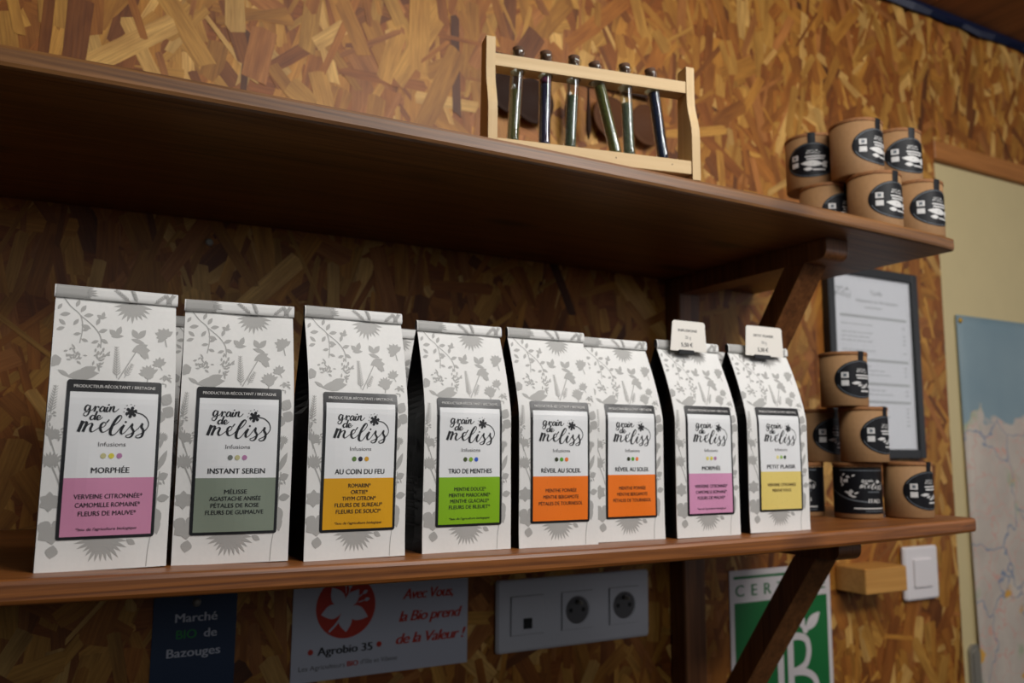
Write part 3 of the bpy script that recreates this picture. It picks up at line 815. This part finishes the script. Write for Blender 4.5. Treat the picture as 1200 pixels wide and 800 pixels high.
def price_card(label, x, y, z, w, h, lines, lean, cut):
    t = thing('price_card', label, 'price tag', (x, y, z), r_(0), 'price cards on the tea bags')
    mt = Matrix.Rotation(lean, 4, 'X')
    b = MB(); r = .004
    pts = [(0, 0), (w, 0), (w - .0005, h - r)] + [(w - r + r * math.cos(PI / 2 * k / 5), h - r + r * math.sin(PI / 2 * k / 5)) for k in range(6)] + [(cut + .002, h), (cut, h - .002)]
    b.prism(pts, -.0005, .0, M['card'], 'XZ', mt)
    A = Art()
    A.text(lines[0], w * .5, h * .68, INK, w * .52, h * .085, 0, .02)
    A.text(lines[1], w * .5, h * .46, M['soft_ink'], None, h * .1, 0)
    A.text(lines[2], w * .46, h * .21, INK, None, h * .13, 0, .03)
    A.onto(b, lambda u, v, d: mt @ Vector((u, -.0005 - d, v)), .0001)
    b.build('card', t, fix=False)
    b = MB(); b.box((w * .22, -.0016, -.0032), (w * .64, .0012, .0012), M['label_black'], .0004); tag(b.build('clip', t), 'small black clip')
    return t
price_card('cream price card reading Infusions, clipped on the second Morphée bag', .5283, -.2872, 1.5468, .0475, .0315, ('INFUSIONS', '25 g', '5,50 €'), -.06, .0045)
price_card('cream price card reading Petit Plaisir, clipped on the rightmost tea bag', .6275, -.2895, 1.5475, .0555, .0325, ('PETIT PLAISIR', '25 g', '5,30 €'), -.05, .003)


# ------------------------------------------------------------------ cardboard tubes
def oval_art(kind):
    A = Art(); W_, G_ = M['can_white'], M['can_grey']
    n = 40
    A.ribbon([(.93 * math.cos(a), .93 * math.sin(a)) for a in [PI * (.12 + .76 * k / n) for k in range(n + 1)]], .03, G_, 1)
    A.ribbon([(.93 * math.cos(a), .93 * math.sin(a)) for a in [PI * (1.1 + .8 * k / n) for k in range(n + 1)]], .03, G_, 1)
    A.rect(-.76, .06, -.5, .36, W_, 1, 6); A.rect(-.76, -.34, -.5, -.06, W_, 1, 6)
    A.rect(-.69, .13, -.57, .29, G_, 2, 4)
    A.add(LOGO, -.22, .44, .52, W_, 1)
    for y, a, b_ in ((.16, -.24, .5), (.02, -.2, .44)): A.rect(a, y, b_, y + .075, W_, 1, 4)
    if kind == 'upper':
        A.leaf(-.42, -.16, .86, .36, -.12, W_, 1); A.leaf(.36, -.24, .26, .2, .5, W_, 1); A.leaf(.36, -.26, .26, .2, -.7, W_, 1)
        A.leaf(-.32, -.5, .34, .22, -.1, W_, 1); A.rect(.02, -.62, .48, -.54, W_, 1, 4)
    else:
        A.leaf(-.42, -.22, .4, .16, .1, W_, 1)
        for i in range(7): A.leaf(-.3 + .12 * i, -.3 - .06 * (i % 3), .22, .1, .9 - .5 * (i % 4), W_, 1)
        A.rect(-.05, -.66, .4, -.58, W_, 1, 4)
    return A
OVU, OVL = oval_art('upper'), oval_art('lower')


def wrap_art():
    """square wrapping label; x -1..1 around, y 0..1"""
    A = Art(); W_, G_ = M['can_white'], M['can_grey']
    A.rect(-.62, .925, .5, .95, G_, 1, 12)
    A.add(LOGO, -.16, .63, .62, W_, 1, .46)
    for i in range(14):
        R = random.Random(i); A.leaf(-.62 + R.uniform(0, .3), .62 + R.uniform(0, .2), .09, .04, R.uniform(0, 6), W_, 1)
    for i in range(8):
        R = random.Random(i + 40); A.leaf(-.52 + R.uniform(0, .26), .36 + R.uniform(0, .16), .12, .04, R.uniform(-.3, .9), W_, 1)
    A.ribbon(catmull([(-.85, .5), (-.6, .38), (-.3, .29), (.1, .25)], 8), .03, G_, 1)
    A.rect(.02, .46, .34, .485, G_, 1, 4)
    A.text('ITALI', .18, .28, W_, .3, .085, 1, .03)
    A.rect(-.3, .105, .5, .13, W_, 1, 8); A.rect(-.05, .05, .5, .065, G_, 1, 6)
    return A
WRAP = wrap_art()


def tin(label, x, y, z, R, h, face, kind, group):
    t = thing('cardboard_tube_box', label, 'tea box', (x, y, z), 0, group)
    lt = .0045
    b = MB(); b.lathe([(R - .0012, 0), (R - .0004, .0012), (R - .0004, h - lt)], M['kraft'], 64); tube = b.build('tube', t)
    b = MB(); b.lathe([(R, h - lt + .0001), (R + .0003, h - lt + .0006), (R + .0003, h - .0008), (R - .0006, h)], M['cork'], 64); lid = b.build('lid', t)
    # direction the sticker faces: angle to the right of the line to the camera
    v = Vector((CAM_LOC.x - x, CAM_LOC.y - y)).normalized(); a0 = math.atan2(v.y, v.x) + r_(face)
    b = MB(); Rs = R - .0004
    def cyl(th, zz, d): return ((Rs + d) * math.cos(a0 + th), (Rs + d) * math.sin(a0 + th), zz)
    if kind in ('upper', 'lower'):
        hw = r_(63 if kind == 'upper' else 68); hz = h * (.325 if kind == 'upper' else .35); zc = h * .49
        n, k = 48, 14
        for i in range(k):
            for j in range(n):
                q = []
                for (r, a) in ((i / k, j), ((i + 1) / k, j), ((i + 1) / k, j + 1), (i / k, j + 1)):
                    an = 2 * PI * a / n; q.append(cyl(r * math.cos(an) * hw, zc + r * math.sin(an) * hz, .0003))
                if i == 0: q = q[1:]  if False else [q[0], q[1], q[2]]
                b.face(q, M['can_black'], True)
        (OVU if kind == 'upper' else OVL).onto(b, lambda u, w_, d: cyl(u * hw, zc + w_ * hz, d), .0004, .00008)
        tag(b.build('sticker', tube, fix=False), 'black oval sticker')
        b = MB(); n = 10; aw = r_(8.5)
        for j in range(4):
            A0, A1 = -aw + aw * j / 2, -aw + aw * (j + 1) / 2
            def rim(th, zz, rr): return (rr * math.cos(a0 + th), rr * math.sin(a0 + th), zz)
            pr = [(Rs + .00035, zc + hz * .98), (Rs + .0008, h - lt), (R + .0007, h - .0006), (R - .0006, h + .0004), (R * .55, h + .0004)]
            for (r0, z0), (r1, z1) in zip(pr, pr[1:]): b.face([rim(A0, z0, r0), rim(A1, z0, r0), rim(A1, z1, r1), rim(A0, z1, r1)], M['can_black'])
        tag(b.build('seal_strip', lid, fix=False), 'narrow black paper seal over the lid')
    else:
        hw = r_(105); z0, z1 = h * .09, h - lt - .001
        n = 60
        for j in range(n):
            A0, A1 = -hw + 2 * hw * j / n, -hw + 2 * hw * (j + 1) / n
            b.face([cyl(A0, z0, .0003), cyl(A1, z0, .0003), cyl(A1, z1, .0003), cyl(A0, z1, .0003)], M['can_black'], True)
        WRAP.onto(b, lambda u, w_, d: cyl(u * hw, z0 + (z1 - z0) * w_, d), .0004, .00008)
        tag(b.build('sticker', tube, fix=False), 'black wrap-around label with white lettering')
    return t


R1, H1 = .031, .070
gu = 'cardboard tubes stacked on the upper shelf'
zA = top_u(.85)
tin('brown cardboard tube box, bottom layer on upper shelf, furthest left and half hidden', .8267, -.232, top_u(.8267) + .0001, R1, H1, 55, 'upper', gu)
tin('brown cardboard tube box, bottom layer on upper shelf, in the middle', .8412, -.293, top_u(.8412) + .0001, R1, H1, 50, 'upper', gu)
tin('brown cardboard tube box, bottom layer on upper shelf, nearest the shelf end', .9095, -.300, top_u(.9095) + .0001, R1, H1, 49, 'upper', gu)
tin('brown cardboard tube box, top layer on upper shelf, leftmost with its oval facing us', .8261, -.212, top_u(.8267) + H1 + .0008, R1, H1, 4, 'upper', gu)
tin('brown cardboard tube box, top layer on upper shelf, middle and highest', .8365, -.2745, top_u(.8412) + H1 + .0008, R1, H1, 54, 'upper', gu)
tin('brown cardboard tube box, top layer on upper shelf, rightmost', .9030, -.279, top_u(.9095) + H1 + .0008, R1, H1, 40, 'upper', gu)
R2, H2 = .0275, .065
gl = 'cardboard tubes stacked on the lower shelf'
zb = top_l(.841) + .0001
tin('cardboard tube box with black wrap label, half hidden behind the last tea bag', .811, -.190, top_l(.811) + .0001, R2, H2, -10, 'wrap', gl)
tin('cardboard tube box with black wrap label showing white brush lettering, bottom layer', .8408, -.250, zb, R2, H2, 22, 'wrap', gl)
tin('cardboard tube box with oval sticker standing rightmost on the lower shelf', .8930, -.280, top_l(.893) + .0001, R2, H2, 56, 'lower', gl)
tin('cardboard tube box in the second layer, dim and partly hidden by the last tea bag', .8350, -.198, top_l(.811) + H2 + .0008, R2, H2, 56, 'lower', gl)
tin('cardboard tube box with oval sticker in the second layer, in front of the framed sheet', .8414, -.262, zb + H2 + .0008, R2, H2, 60, 'lower', gl)
tin('cardboard tube box on the very top of the lower shelf pile', .8252, -.250, zb + 2 * H2 + .0014, R2, H2, 46, 'lower', gl)

# ------------------------------------------------------------------ test tube rack
P0 = Vector((.3195, -.290)); P1 = Vector((.534, -.332)); RL = (P1 - P0).length; ang = math.atan2(P1.y - P0.y, P1.x - P0.x)
RZ = top_u(.42) + .0002
rack = thing('test_tube_rack', 'pale wooden test tube rack standing on the front edge of the upper shelf', 'rack', (P0.x, P0.y, RZ), ang)
def side_board(x):
    b = MB(); H = .122
    fr = [(.0, 0), (.0, .045), (.0007, .053), (.0030, .062), (.0062, .071), (.0083, .080), (.0090, .090), (.0090, H - .0015), (.0105, H)]
    bk = [(.0255, H), (.027, H - .0015), (.0285, .06), (.031, .0)]
    b.prism(fr + bk, x, x + .0088, M['pale_wood'], 'YZ'); b.build('side_panel', rack)
side_board(0.0); side_board(RL - .0088)
XS_T = [.0344, .0623, .0917, .1126, .1458, .1742]; XS_B = [.0290, .0608, .0871, .1367, .1505, .1881]
hole = .0074; YM = .020
b = MB()   # top board with six holes
zt0, zt1, y0, y1 = .0935, .1055, .0100, .0268
x_a, x_b = .009, RL - .009
edges = [x_a] + [(XS_T[i] + XS_T[i + 1]) / 2 for i in range(5)] + [x_b]
n = 24
for z, fl in ((zt0, 1), (zt1, 0)):
    for i in range(6):
        cx = XS_T[i] + (.35 if False else 0) * 0; cx = XS_T[i] + (XS_B[i] - XS_T[i]) * .09; l, r = edges[i], edges[i + 1]
        ring = []; out = []
        for k in range(n):
            a = 2 * PI * k / n; c_, s_ = math.cos(a), math.sin(a); ring.append((cx + hole * c_, (y0 + y1) / 2 + hole * s_))
            tx = ((r - cx) if c_ > 0 else (cx - l)) / max(1e-6, abs(c_)); ty = (y1 - y0) / 2 / max(1e-6, abs(s_)); q = min(tx, ty)
            out.append((cx + q * c_, (y0 + y1) / 2 + q * s_))
        for k in range(n):
            k2 = (k + 1) % n; q = [(*ring[k], z), (*out[k], z), (*out[k2], z), (*ring[k2], z)]
            b.face(q if not fl else q[::-1], M['pale_wood_x'])
            # square corners
            a1, a2 = out[k], out[k2]
            if abs(a1[0] - a2[0]) > 1e-6 and abs(a1[1] - a2[1]) > 1e-6:
                cxn = a1[0] if abs(a1[0] - l) < 1e-6 or abs(a1[0] - r) < 1e-6 else a2[0]
                cyn = a1[1] if abs(a1[1] - y0) < 1e-6 or abs(a1[1] - y1) < 1e-6 else a2[1]
                q = [(*a1, z), (cxn, cyn, z), (*a2, z)]; b.face(q if not fl else q[::-1], M['pale_wood_x'])
        if fl:
            for k in range(n):
                k2 = (k + 1) % n; b.face([(*ring[k], zt0), (*ring[k2], zt0), (*ring[k2], zt1), (*ring[k], zt1)], M['pale_wood_x'], True)
b.face([(x_a, y0, zt0), (x_b, y0, zt0), (x_b, y0, zt1), (x_a, y0, zt1)], M['pale_wood_x']); b.face([(x_b, y1, zt0), (x_a, y1, zt0), (x_a, y1, zt1), (x_b, y1, zt1)], M['pale_wood_x'])
b.build('top_board', rack, fix=False)
b = MB(); b.box((.009, .0012, .0055), (RL - .009, .0275, .0195), M['pale_wood_x'], .0006)
for x in (.128, .188): b.lathe([(.0007, 0), (.0005, .0004)], M['dark_metal'], 8, Matrix.Translation((x, .0013, .0135)) @ Matrix.Rotation(PI / 2, 4, 'X'))
b.build('bottom_board', rack)

TUBES = [('herb_green', None, 'first from the left, filled with green herbs', .60), ('herb_purple', 'herb_pink', 'second from the left, filled with purple petals', .70), ('herb_grey', None, 'third from the left, filled with grey-green leaves', .62),
         ('herb_yellow', None, 'fourth from the left, leaning right, with yellow-green leaves', .80), ('herb_pale', None, 'fifth from the left, upright, with pale leaves', .62), ('herb_blue', None, 'rightmost, leaning right, filled with dark blue petals', .80)]
rm = Matrix.Translation((P0.x, P0.y, RZ)) @ Matrix.Rotation(ang, 4, 'Z')
for i, (h1, h2, txt, fill) in enumerate(TUBES):
    p0 = rm @ Vector((XS_B[i], .0186, .0202)); p1 = rm @ Vector((XS_T[i], .0186, .1160)); d = (p1 - p0).normalized()
    t = thing('test_tube', 'corked glass test tube, ' + txt, 'test tube', p0, 0, 'glass tubes in the wooden rack')
    t.rotation_mode = 'QUATERNION'; t.rotation_quaternion = d.to_track_quat('Z', 'Y')
    L = .0915; r = .0062
    b = MB()
    pr = [(r * math.sin(a), r - r * math.cos(a)) for a in [PI / 2 * k / 6 for k in range(1, 7)]] + [(r, L - .002), (r + .0012, L - .0008), (r + .0013, L + .0022), (r + .0002, L + .003), (r - .0006, L + .003)]
    ir = r - .0007
    pi_ = [(ir, L + .002), (ir, r)] + [(ir * math.cos(a), r - ir * math.sin(a)) for a in [PI / 2 * k / 6 for k in range(1, 6)]]
    b.lathe([(.0003, 0)] + pr + pi_ + [(.0003, .0007)], M['glass'], 24); b.build('glass', t)
    b = MB(); cr = ir - .0003; zt = L * fill
    pc = [(.0003, .0012), (cr * .6, .0022), (cr, r)] + [(cr * (1 - .04 * (k % 2)), r + (zt - r) * k / 14) for k in range(1, 15)] + [(cr * .5, zt + .0012)]
    b.lathe(pc, M[h1], 18)
    if h2: b.lathe([(cr, zt + .0014), (cr * .97, zt + .006), (cr * .6, zt + .0085)], M[h2], 18)
    b.build('herbs', t)
    b = MB(); b.lathe([(ir - .0004, L - .005), (ir - .0002, L + .003), (ir + .0003, L + .0062), (ir - .0006, L + .0068)], M['stopper'], 20); b.build('cork', t)

# hooks and tea strainers hanging on the wall behind the rack
hz = 1.966
t = thing('hook_rail', 'thin dark hook rail on the wall behind the rack top', 'hook rail', (.46, 0, hz))
b = MB(); b.box((0, -.0105, -.006), (.268, -.0012, .006), M['dark_metal'], .001); b.build('rail', t)
for x in (.028, .064, .118, .150, .192, .256):
    b = MB(); b.tube([(x, -.010, .0), (x, -.015, -.002), (x, -.0185, -.006), (x, -.0175, -.010), (x, -.0155, -.011)], .0011, M['dark_metal'], 6); b.build('hook', t)
def strainer(label, x, drop, R, kind, tone):
    t = thing('tea_strainer', label, 'tea strainer', (x, -.0155, hz - .0095), 0, 'utensils hanging behind the rack')
    ring = [(.0045 * math.sin(a), -.003, -.0034 + .0045 * math.cos(a)) for a in [2 * PI * k / 14 for k in range(15)]]
    b = MB(); b.tube(ring, .0008, tone, 6); b.build('hanging_ring', t)
    zc = -drop
    if kind == 'round':
        b = MB(); b.tube([(0, -.003, -.007), (0, -.003, zc + R)], .0016, tone, 8); b.build('handle', t)
        b = MB(); b.lathe([(R, 0), (R + .0012, .002), (R, .0035), (R * .97, .003), (R * .8, -.0015 + .006), (R * .4, .0085), (.001, .0095)], tone, 40, Matrix.Translation((0, .003, zc)) @ Matrix.Rotation(PI / 2, 4, 'X')); b.build('bowl', t)
    elif kind == 'edge':
        b = MB(); b.tube([(0, -.003, -.007), (0, -.003, zc + R)], .0014, tone, 8); b.build('handle', t)
        b = MB(); b.lathe([(.001, -R), (.0035, -R * .8), (.006, -R * .3), (.006, R * .3), (.0035, R * .85), (.001, R)], tone, 20, Matrix.Translation((0, -.002, zc))); b.build('bowl', t)
    else:
        b = MB(); b.lathe([(.0008, -.083), (.0040, -.070), (.0036, -.052), (.0022, -.03), (.0014, -.008)], tone, 16, Matrix.Translation((0, -.003, 0))); b.build('shaft', t)
    return t
S1 = mat('dark_strainer', (44, 24, 12), .7, 0, .2); S2 = mat('brown_strainer', (84, 50, 26), .7, 0, .2)
strainer('dark round tea strainer hanging behind the leftmost tube', .488, .039, .029, 'round', S1)
strainer('dark round tea strainer hanging behind the second tube', .524, .044, .031, 'round', S1)
strainer('dark narrow strainer hanging edge-on left of the third tube', .578, .056, .036, 'edge', S1)
strainer('slim dark spindle hanging between the third and fourth tubes', .610, 0, 0, 'slim', S1)
strainer('brown round tea strainer hanging behind the fourth and fifth tubes', .652, .041, .030, 'round', S2)
strainer('brown round tea strainer hanging behind the rightmost tube', .716, .040, .030, 'round', S2)

# ------------------------------------------------------------------ things on the wall below and to the right
def flat(name, label, cat, x0, x1, z0, z1, th, m, art, group=None, y=-.0012):
    b = MB(); b.box((0, -th, 0), (x1 - x0, 0, z1 - z0), m)
    art.onto(b, lambda u, v, d: (u, -th - d, v), .0002, .0002)
    o = b.build(name, None, fix=False); o.location = (x0, y, z0)
    return tag(o, label, cat, group)

# navy sign
A = Art(); w = .0822
for body, cx, cy, wd, m in (('Marché', .042, .121, .041, M['sign_white']), ('BIO', .033, .1045, .0195, M['dim_green']), ('de', .0565, .1045, .0125, M['sign_white']), ('Bazouges', .041, .0865, .052, M['sign_white'])):
    A.text(body, cx, cy, m, wd, .0088, 0, .022)
flat('market_sign', 'dark navy paper sign reading Marché BIO de Bazouges below the lower shelf', 'sign', .0877, .0877 + w, 1.150, 1.300, .001, M['navy'], A)
b = MB(); b.lathe([(.0045, 0), (.0042, .0016), (.002, .003), (.0004, .0033)], M['steel'], 14, Matrix.Translation((.129, -.0024, 1.2855)) @ Matrix.Rotation(PI / 2, 4, 'X'))
tag(b.build('thumb_tack'), 'pale round thumb tack holding the navy sign', 'pin')

# white sign with a red disc
A = Art(); w, h = .212, .120; RDm = M['sign_red']; WH = M['sign_white']
cx, cy, r = .060, .0775, .0345
A.disc(cx, cy, r, RDm, 0, n=48)
for a, l, ww in ((122, .0285, .0155), (50, .026, .014), (190, .027, .016), (338, .030, .016), (276, .026, .0155)):
    A.leaf(cx - .002, cy - .002, l, ww, r_(a), WH, 1, 8)
A.disc(cx - .002, cy - .002, .006, WH, 1)
A.ribbon(catmull([(cx - .004, cy - .008), (cx - .010, cy - .017), (cx - .019, cy - .026)], 5), .0022, WH, 1)
for x, y in ((-.001, .024), (.004, .021), (.021, .014), (.023, .006)):
    A.leaf(cx + x * .55, cy + y * .55, .011, .0012, math.atan2(y, x), WH, 1); A.leaf(cx + x * .9, cy + y * .9, .007, .0042, math.atan2(y, x), WH, 1)
A.text('Agrobio 35', .0605, .0315, M['ink'], .063, .0088, 0, .035)
A.disc(.021, .0315, .0031, RDm); A.disc(.100, .0325, .0031, RDm)
A.text('Les Agriculteurs', .0345, .0148, M['soft_ink'], .052, .0052, 0); A.text('BIO', .0695, .0150, RDm, .0125, .0056, 0, .04); A.text("d'Ille et Vilaine", .1005, .0155, M['soft_ink'], .044, .0052, 0)
for body, x, y, wd in (('Avec Vous,', .160, .086, .064), ('la Bio prend', .164, .061, .080), ('de la Valeur !', .165, .036, .088)):
    A.text(body, x, y, RDm, wd, .0118, 0, .03, shear=.3, track=.9)
flat('farmers_sign', 'white paper sign with a red flower disc and red slogan below the lower shelf', 'sign', .2295, .2295 + w, 1.1905, 1.1905 + h, .001, M['sign_white'], A)

# triple wall socket
X0, Z0, WW, HH = .478, 1.1965, .2335, .0868
t = thing('wall_socket', 'white triple wall plate with a network port and two power sockets', 'socket', (X0, -.0012, Z0))
def ring_hole(b, cx, cz, s, rr, y, m, n=32):
    """square plate of half-size s with a round hole of radius rr"""
    for k in range(n):
        q = []
        for a in (2 * PI * k / n, 2 * PI * (k + 1) / n):
            c_, s_ = math.cos(a), math.sin(a); f = s / max(abs(c_), abs(s_)); q.append(((cx + rr * c_, y, cz + rr * s_), (cx + f * c_, y, cz + f * s_)))
        b.face([q[0][0], q[0][1], q[1][1], q[1][0]], m)
        a1, a2 = q[0][1], q[1][1]
b = MB(); b.box((0, -.0085, 0), (WW, 0, HH), M['plastic'], .003); b.build('face_plate', t)
centres = [.0425, .1165, .1905]; cz = HH / 2
for k, cx in enumerate(centres):
    b = MB(); s = .0232
    b.box((cx - s - .0006, -.0088, cz - s - .0006), (cx + s + .0006, -.0084, cz + s + .0006), M['soft_ink'])
    if k == 0:
        b.box((cx - s, -.0102, cz - s), (cx + s, -.0085, cz + s), M['plastic'], .0006)
        b.box((cx - .0062, -.0106, cz - .0165), (cx + .0062, -.0100, cz - .0035), M['dark_hole'])
        b.box((cx - .0078, -.0115, cz - .0180), (cx + .0078, -.0100, cz - .0163), M['plastic'], .0004)
        tag(b.build('network_port', t), 'white network outlet with a dark port')
    else:
        ring_hole(b, cx, cz, s, .0185, -.0102, M['plastic'])
        for (u0, v0, u1, v1) in ((-s, -s, s, -s), (s, -s, s, s), (s, s, -s, s), (-s, s, -s, -s)):
            b.face([(cx + u0, -.0085, cz + v0), (cx + u1, -.0085, cz + v1), (cx + u1, -.0102, cz + v1), (cx + u0, -.0102, cz + v0)], M['plastic'])
        b.lathe([(.0185, 0), (.0172, -.0016)], M['plastic'], 32, Matrix.Translation((cx, -.0102, cz)) @ Matrix.Rotation(PI / 2, 4, 'X'), True, False, True)
        for dx in (-.0095, .0095): b.lathe([(.0029, 0), (.0029, .0004)], M['dark_hole'], 14, Matrix.Translation((cx + dx, -.0087, cz)) @ Matrix.Rotation(PI / 2, 4, 'X'))
        b.lathe([(.0034, 0), (.0034, .0003)], M['dark_hole'], 14, Matrix.Translation((cx, -.0087, cz + .0105)) @ Matrix.Rotation(PI / 2, 4, 'X'))
        po = tag(b.build('power_outlet', t), 'round recessed outlet with an earth pin')
        b = MB(); b.lathe([(.0021, 0), (.0021, .011), (.0008, .0125)], M['steel'], 12, Matrix.Translation((cx, -.0087, cz + .0105)) @ Matrix.Rotation(PI / 2, 4, 'X'))
        b.build('earth_pin', po)

# green certification poster
A = Art(); w, h = .2085, .297; G_ = M['green_ink']; PW = M['poster_white']
A.rect(.008, .2845, w - .008, .2885, G_, 0)
A.text('CERTIFIÉ', w / 2, .268, G_, .186, .0165, 0, .02, track=1.9)
A.rect(.0085, .01, w - .0085, .2505, G_, 0)
A.leaf(.150, .199, .050, .019, r_(116), PW, 1, 8); A.leaf(.150, .199, .042, .018, r_(38), PW, 1, 8)
A.disc(.151, .201, .006, PW, 1)
lw = .0125
A.ribbon(catmull([(.036, .085), (.048, .123), (.064, .161), (.080, .184), (.091, .190), (.097, .184)], 6), lw, PW, 1)
A.ribbon([(.097, .190), (.097, .085)], lw, PW, 2); A.ribbon([(.055, .122), (.097, .122)], lw * .8, PW, 2)
A.ribbon([(.118, .197), (.118, .085)], lw, PW, 1)
A.ribbon(catmull([(.112, .1925), (.136, .1925), (.152, .186), (.1565, .170), (.150, .152), (.134, .144), (.118, .142)], 6), lw * .85, PW, 2)
A.ribbon(catmull([(.120, .142), (.148, .139), (.167, .128), (.172, .108), (.162, .092), (.138, .087), (.114, .087)], 6), lw * .85, PW, 2)
flat('certification_poster', 'green and white poster reading CERTIFIÉ AB behind the slanted brace', 'poster', .863, .863 + w, .973, 1.270, .0008, M['poster_white'], A)

# framed price sheet
X0, X1, Z0, Z1 = 1.0815, 1.3085, 1.433, 1.755; fw = .0155; W_, H_ = X1 - X0, Z1 - Z0
t = thing('picture_frame', 'black picture frame with a printed price sheet on the wall behind the tubes', 'picture frame', (X0, -.0012, Z0))
b = MB()
for q in (((0, -.014, 0), (fw, 0, H_)), ((W_ - fw, -.014, 0), (W_, 0, H_)), ((fw, -.014, 0), (W_ - fw, 0, fw)), ((fw, -.014, H_ - fw), (W_ - fw, 0, H_))): b.box(*q, M['frame'], .001)
b.build('frame', t)
A = Art(); gi = M['soft_ink']; pw, ph = W_ - 2 * fw, H_ - 2 * fw
A.add(LOGO, .006, ph - .030, .040, M['soft_ink'])
A.text('Tarifs', pw / 2 + .01, ph - .026, M['soft_ink'], .030, .008, 0, .02)
A.text('Infusions et Aromates', pw / 2 + .012, ph - .041, M['soft_ink'], .105, .0062, 0, .02)
A.rect(pw * .4, ph - .053, pw * .62, ph - .0515, gi)
gb = mat('grey_bar', (112, 110, 106), .4)
for y in (.067, .140, .180, .210): A.rect(.016, ph - y - .004, pw - .012, ph - y, gb)
R = random.Random(8)
for y in (.082, .096, .103, .110, .126, .152, .159, .166, .192, .199, .222, .229, .236, .243, .250):
    x = .018; e = .018 + R.uniform(.06, .12)
    while x < e: l = R.uniform(.006, .016); A.rect(x, ph - y - .0013, x + l, ph - y, gi); x += l + .002
    A.rect(pw - .024, ph - y - .0016, pw - .016, ph - y, gi)
b = MB(); b.box((fw - .001, -.0075, fw - .001), (W_ - fw + .001, -.002, H_ - fw + .001), M['frame_paper'])
A.onto(b, lambda u, v, d: (fw + u, -.0075 - d, fw + v), .0002, .0002)
tag(b.build('price_sheet', t, fix=False), 'printed sheet listing prices')
b = MB(); b.box((fw - .0015, -.0108, fw - .0015), (W_ - fw + .0015, -.0098, H_ - fw + .0015), M['glass']); tag(b.build('glass_pane', t), 'clear glass pane')

# light switch and wooden block
t = thing('light_switch', 'white square light switch half hidden behind the wooden block', 'switch', (1.2425, -.0012, 1.1985))
b = MB(); b.box((0, -.009, 0), (.087, 0, .087), M['switch'], .003); b.build('face_plate', t)
b = MB(); b.box((.0205, -.0125, .0205), (.0665, -.009, .0665), M['switch'], .0012)
b.build('rocker', t)
b = MB(); b.box((0, -.058, 0), (.096, -.0012, .0385), M['oak'], .0012); o = b.build('wooden_block'); o.location = (1.086, 0, 1.2278)
tag(o, 'golden wooden block sticking out of the wall beside the light switch', 'block')
b = MB(); b.lathe([(.0042, 0), (.004, .001), (.0018, .0012), (.0014, .0006)], M['steel'], 16, Matrix.Translation((.1221, -.001, 1.6695)) @ Matrix.Rotation(PI / 2, 4, 'X'))
tag(b.build('wall_screw'), 'small screw head in the wall under the upper shelf', 'screw')
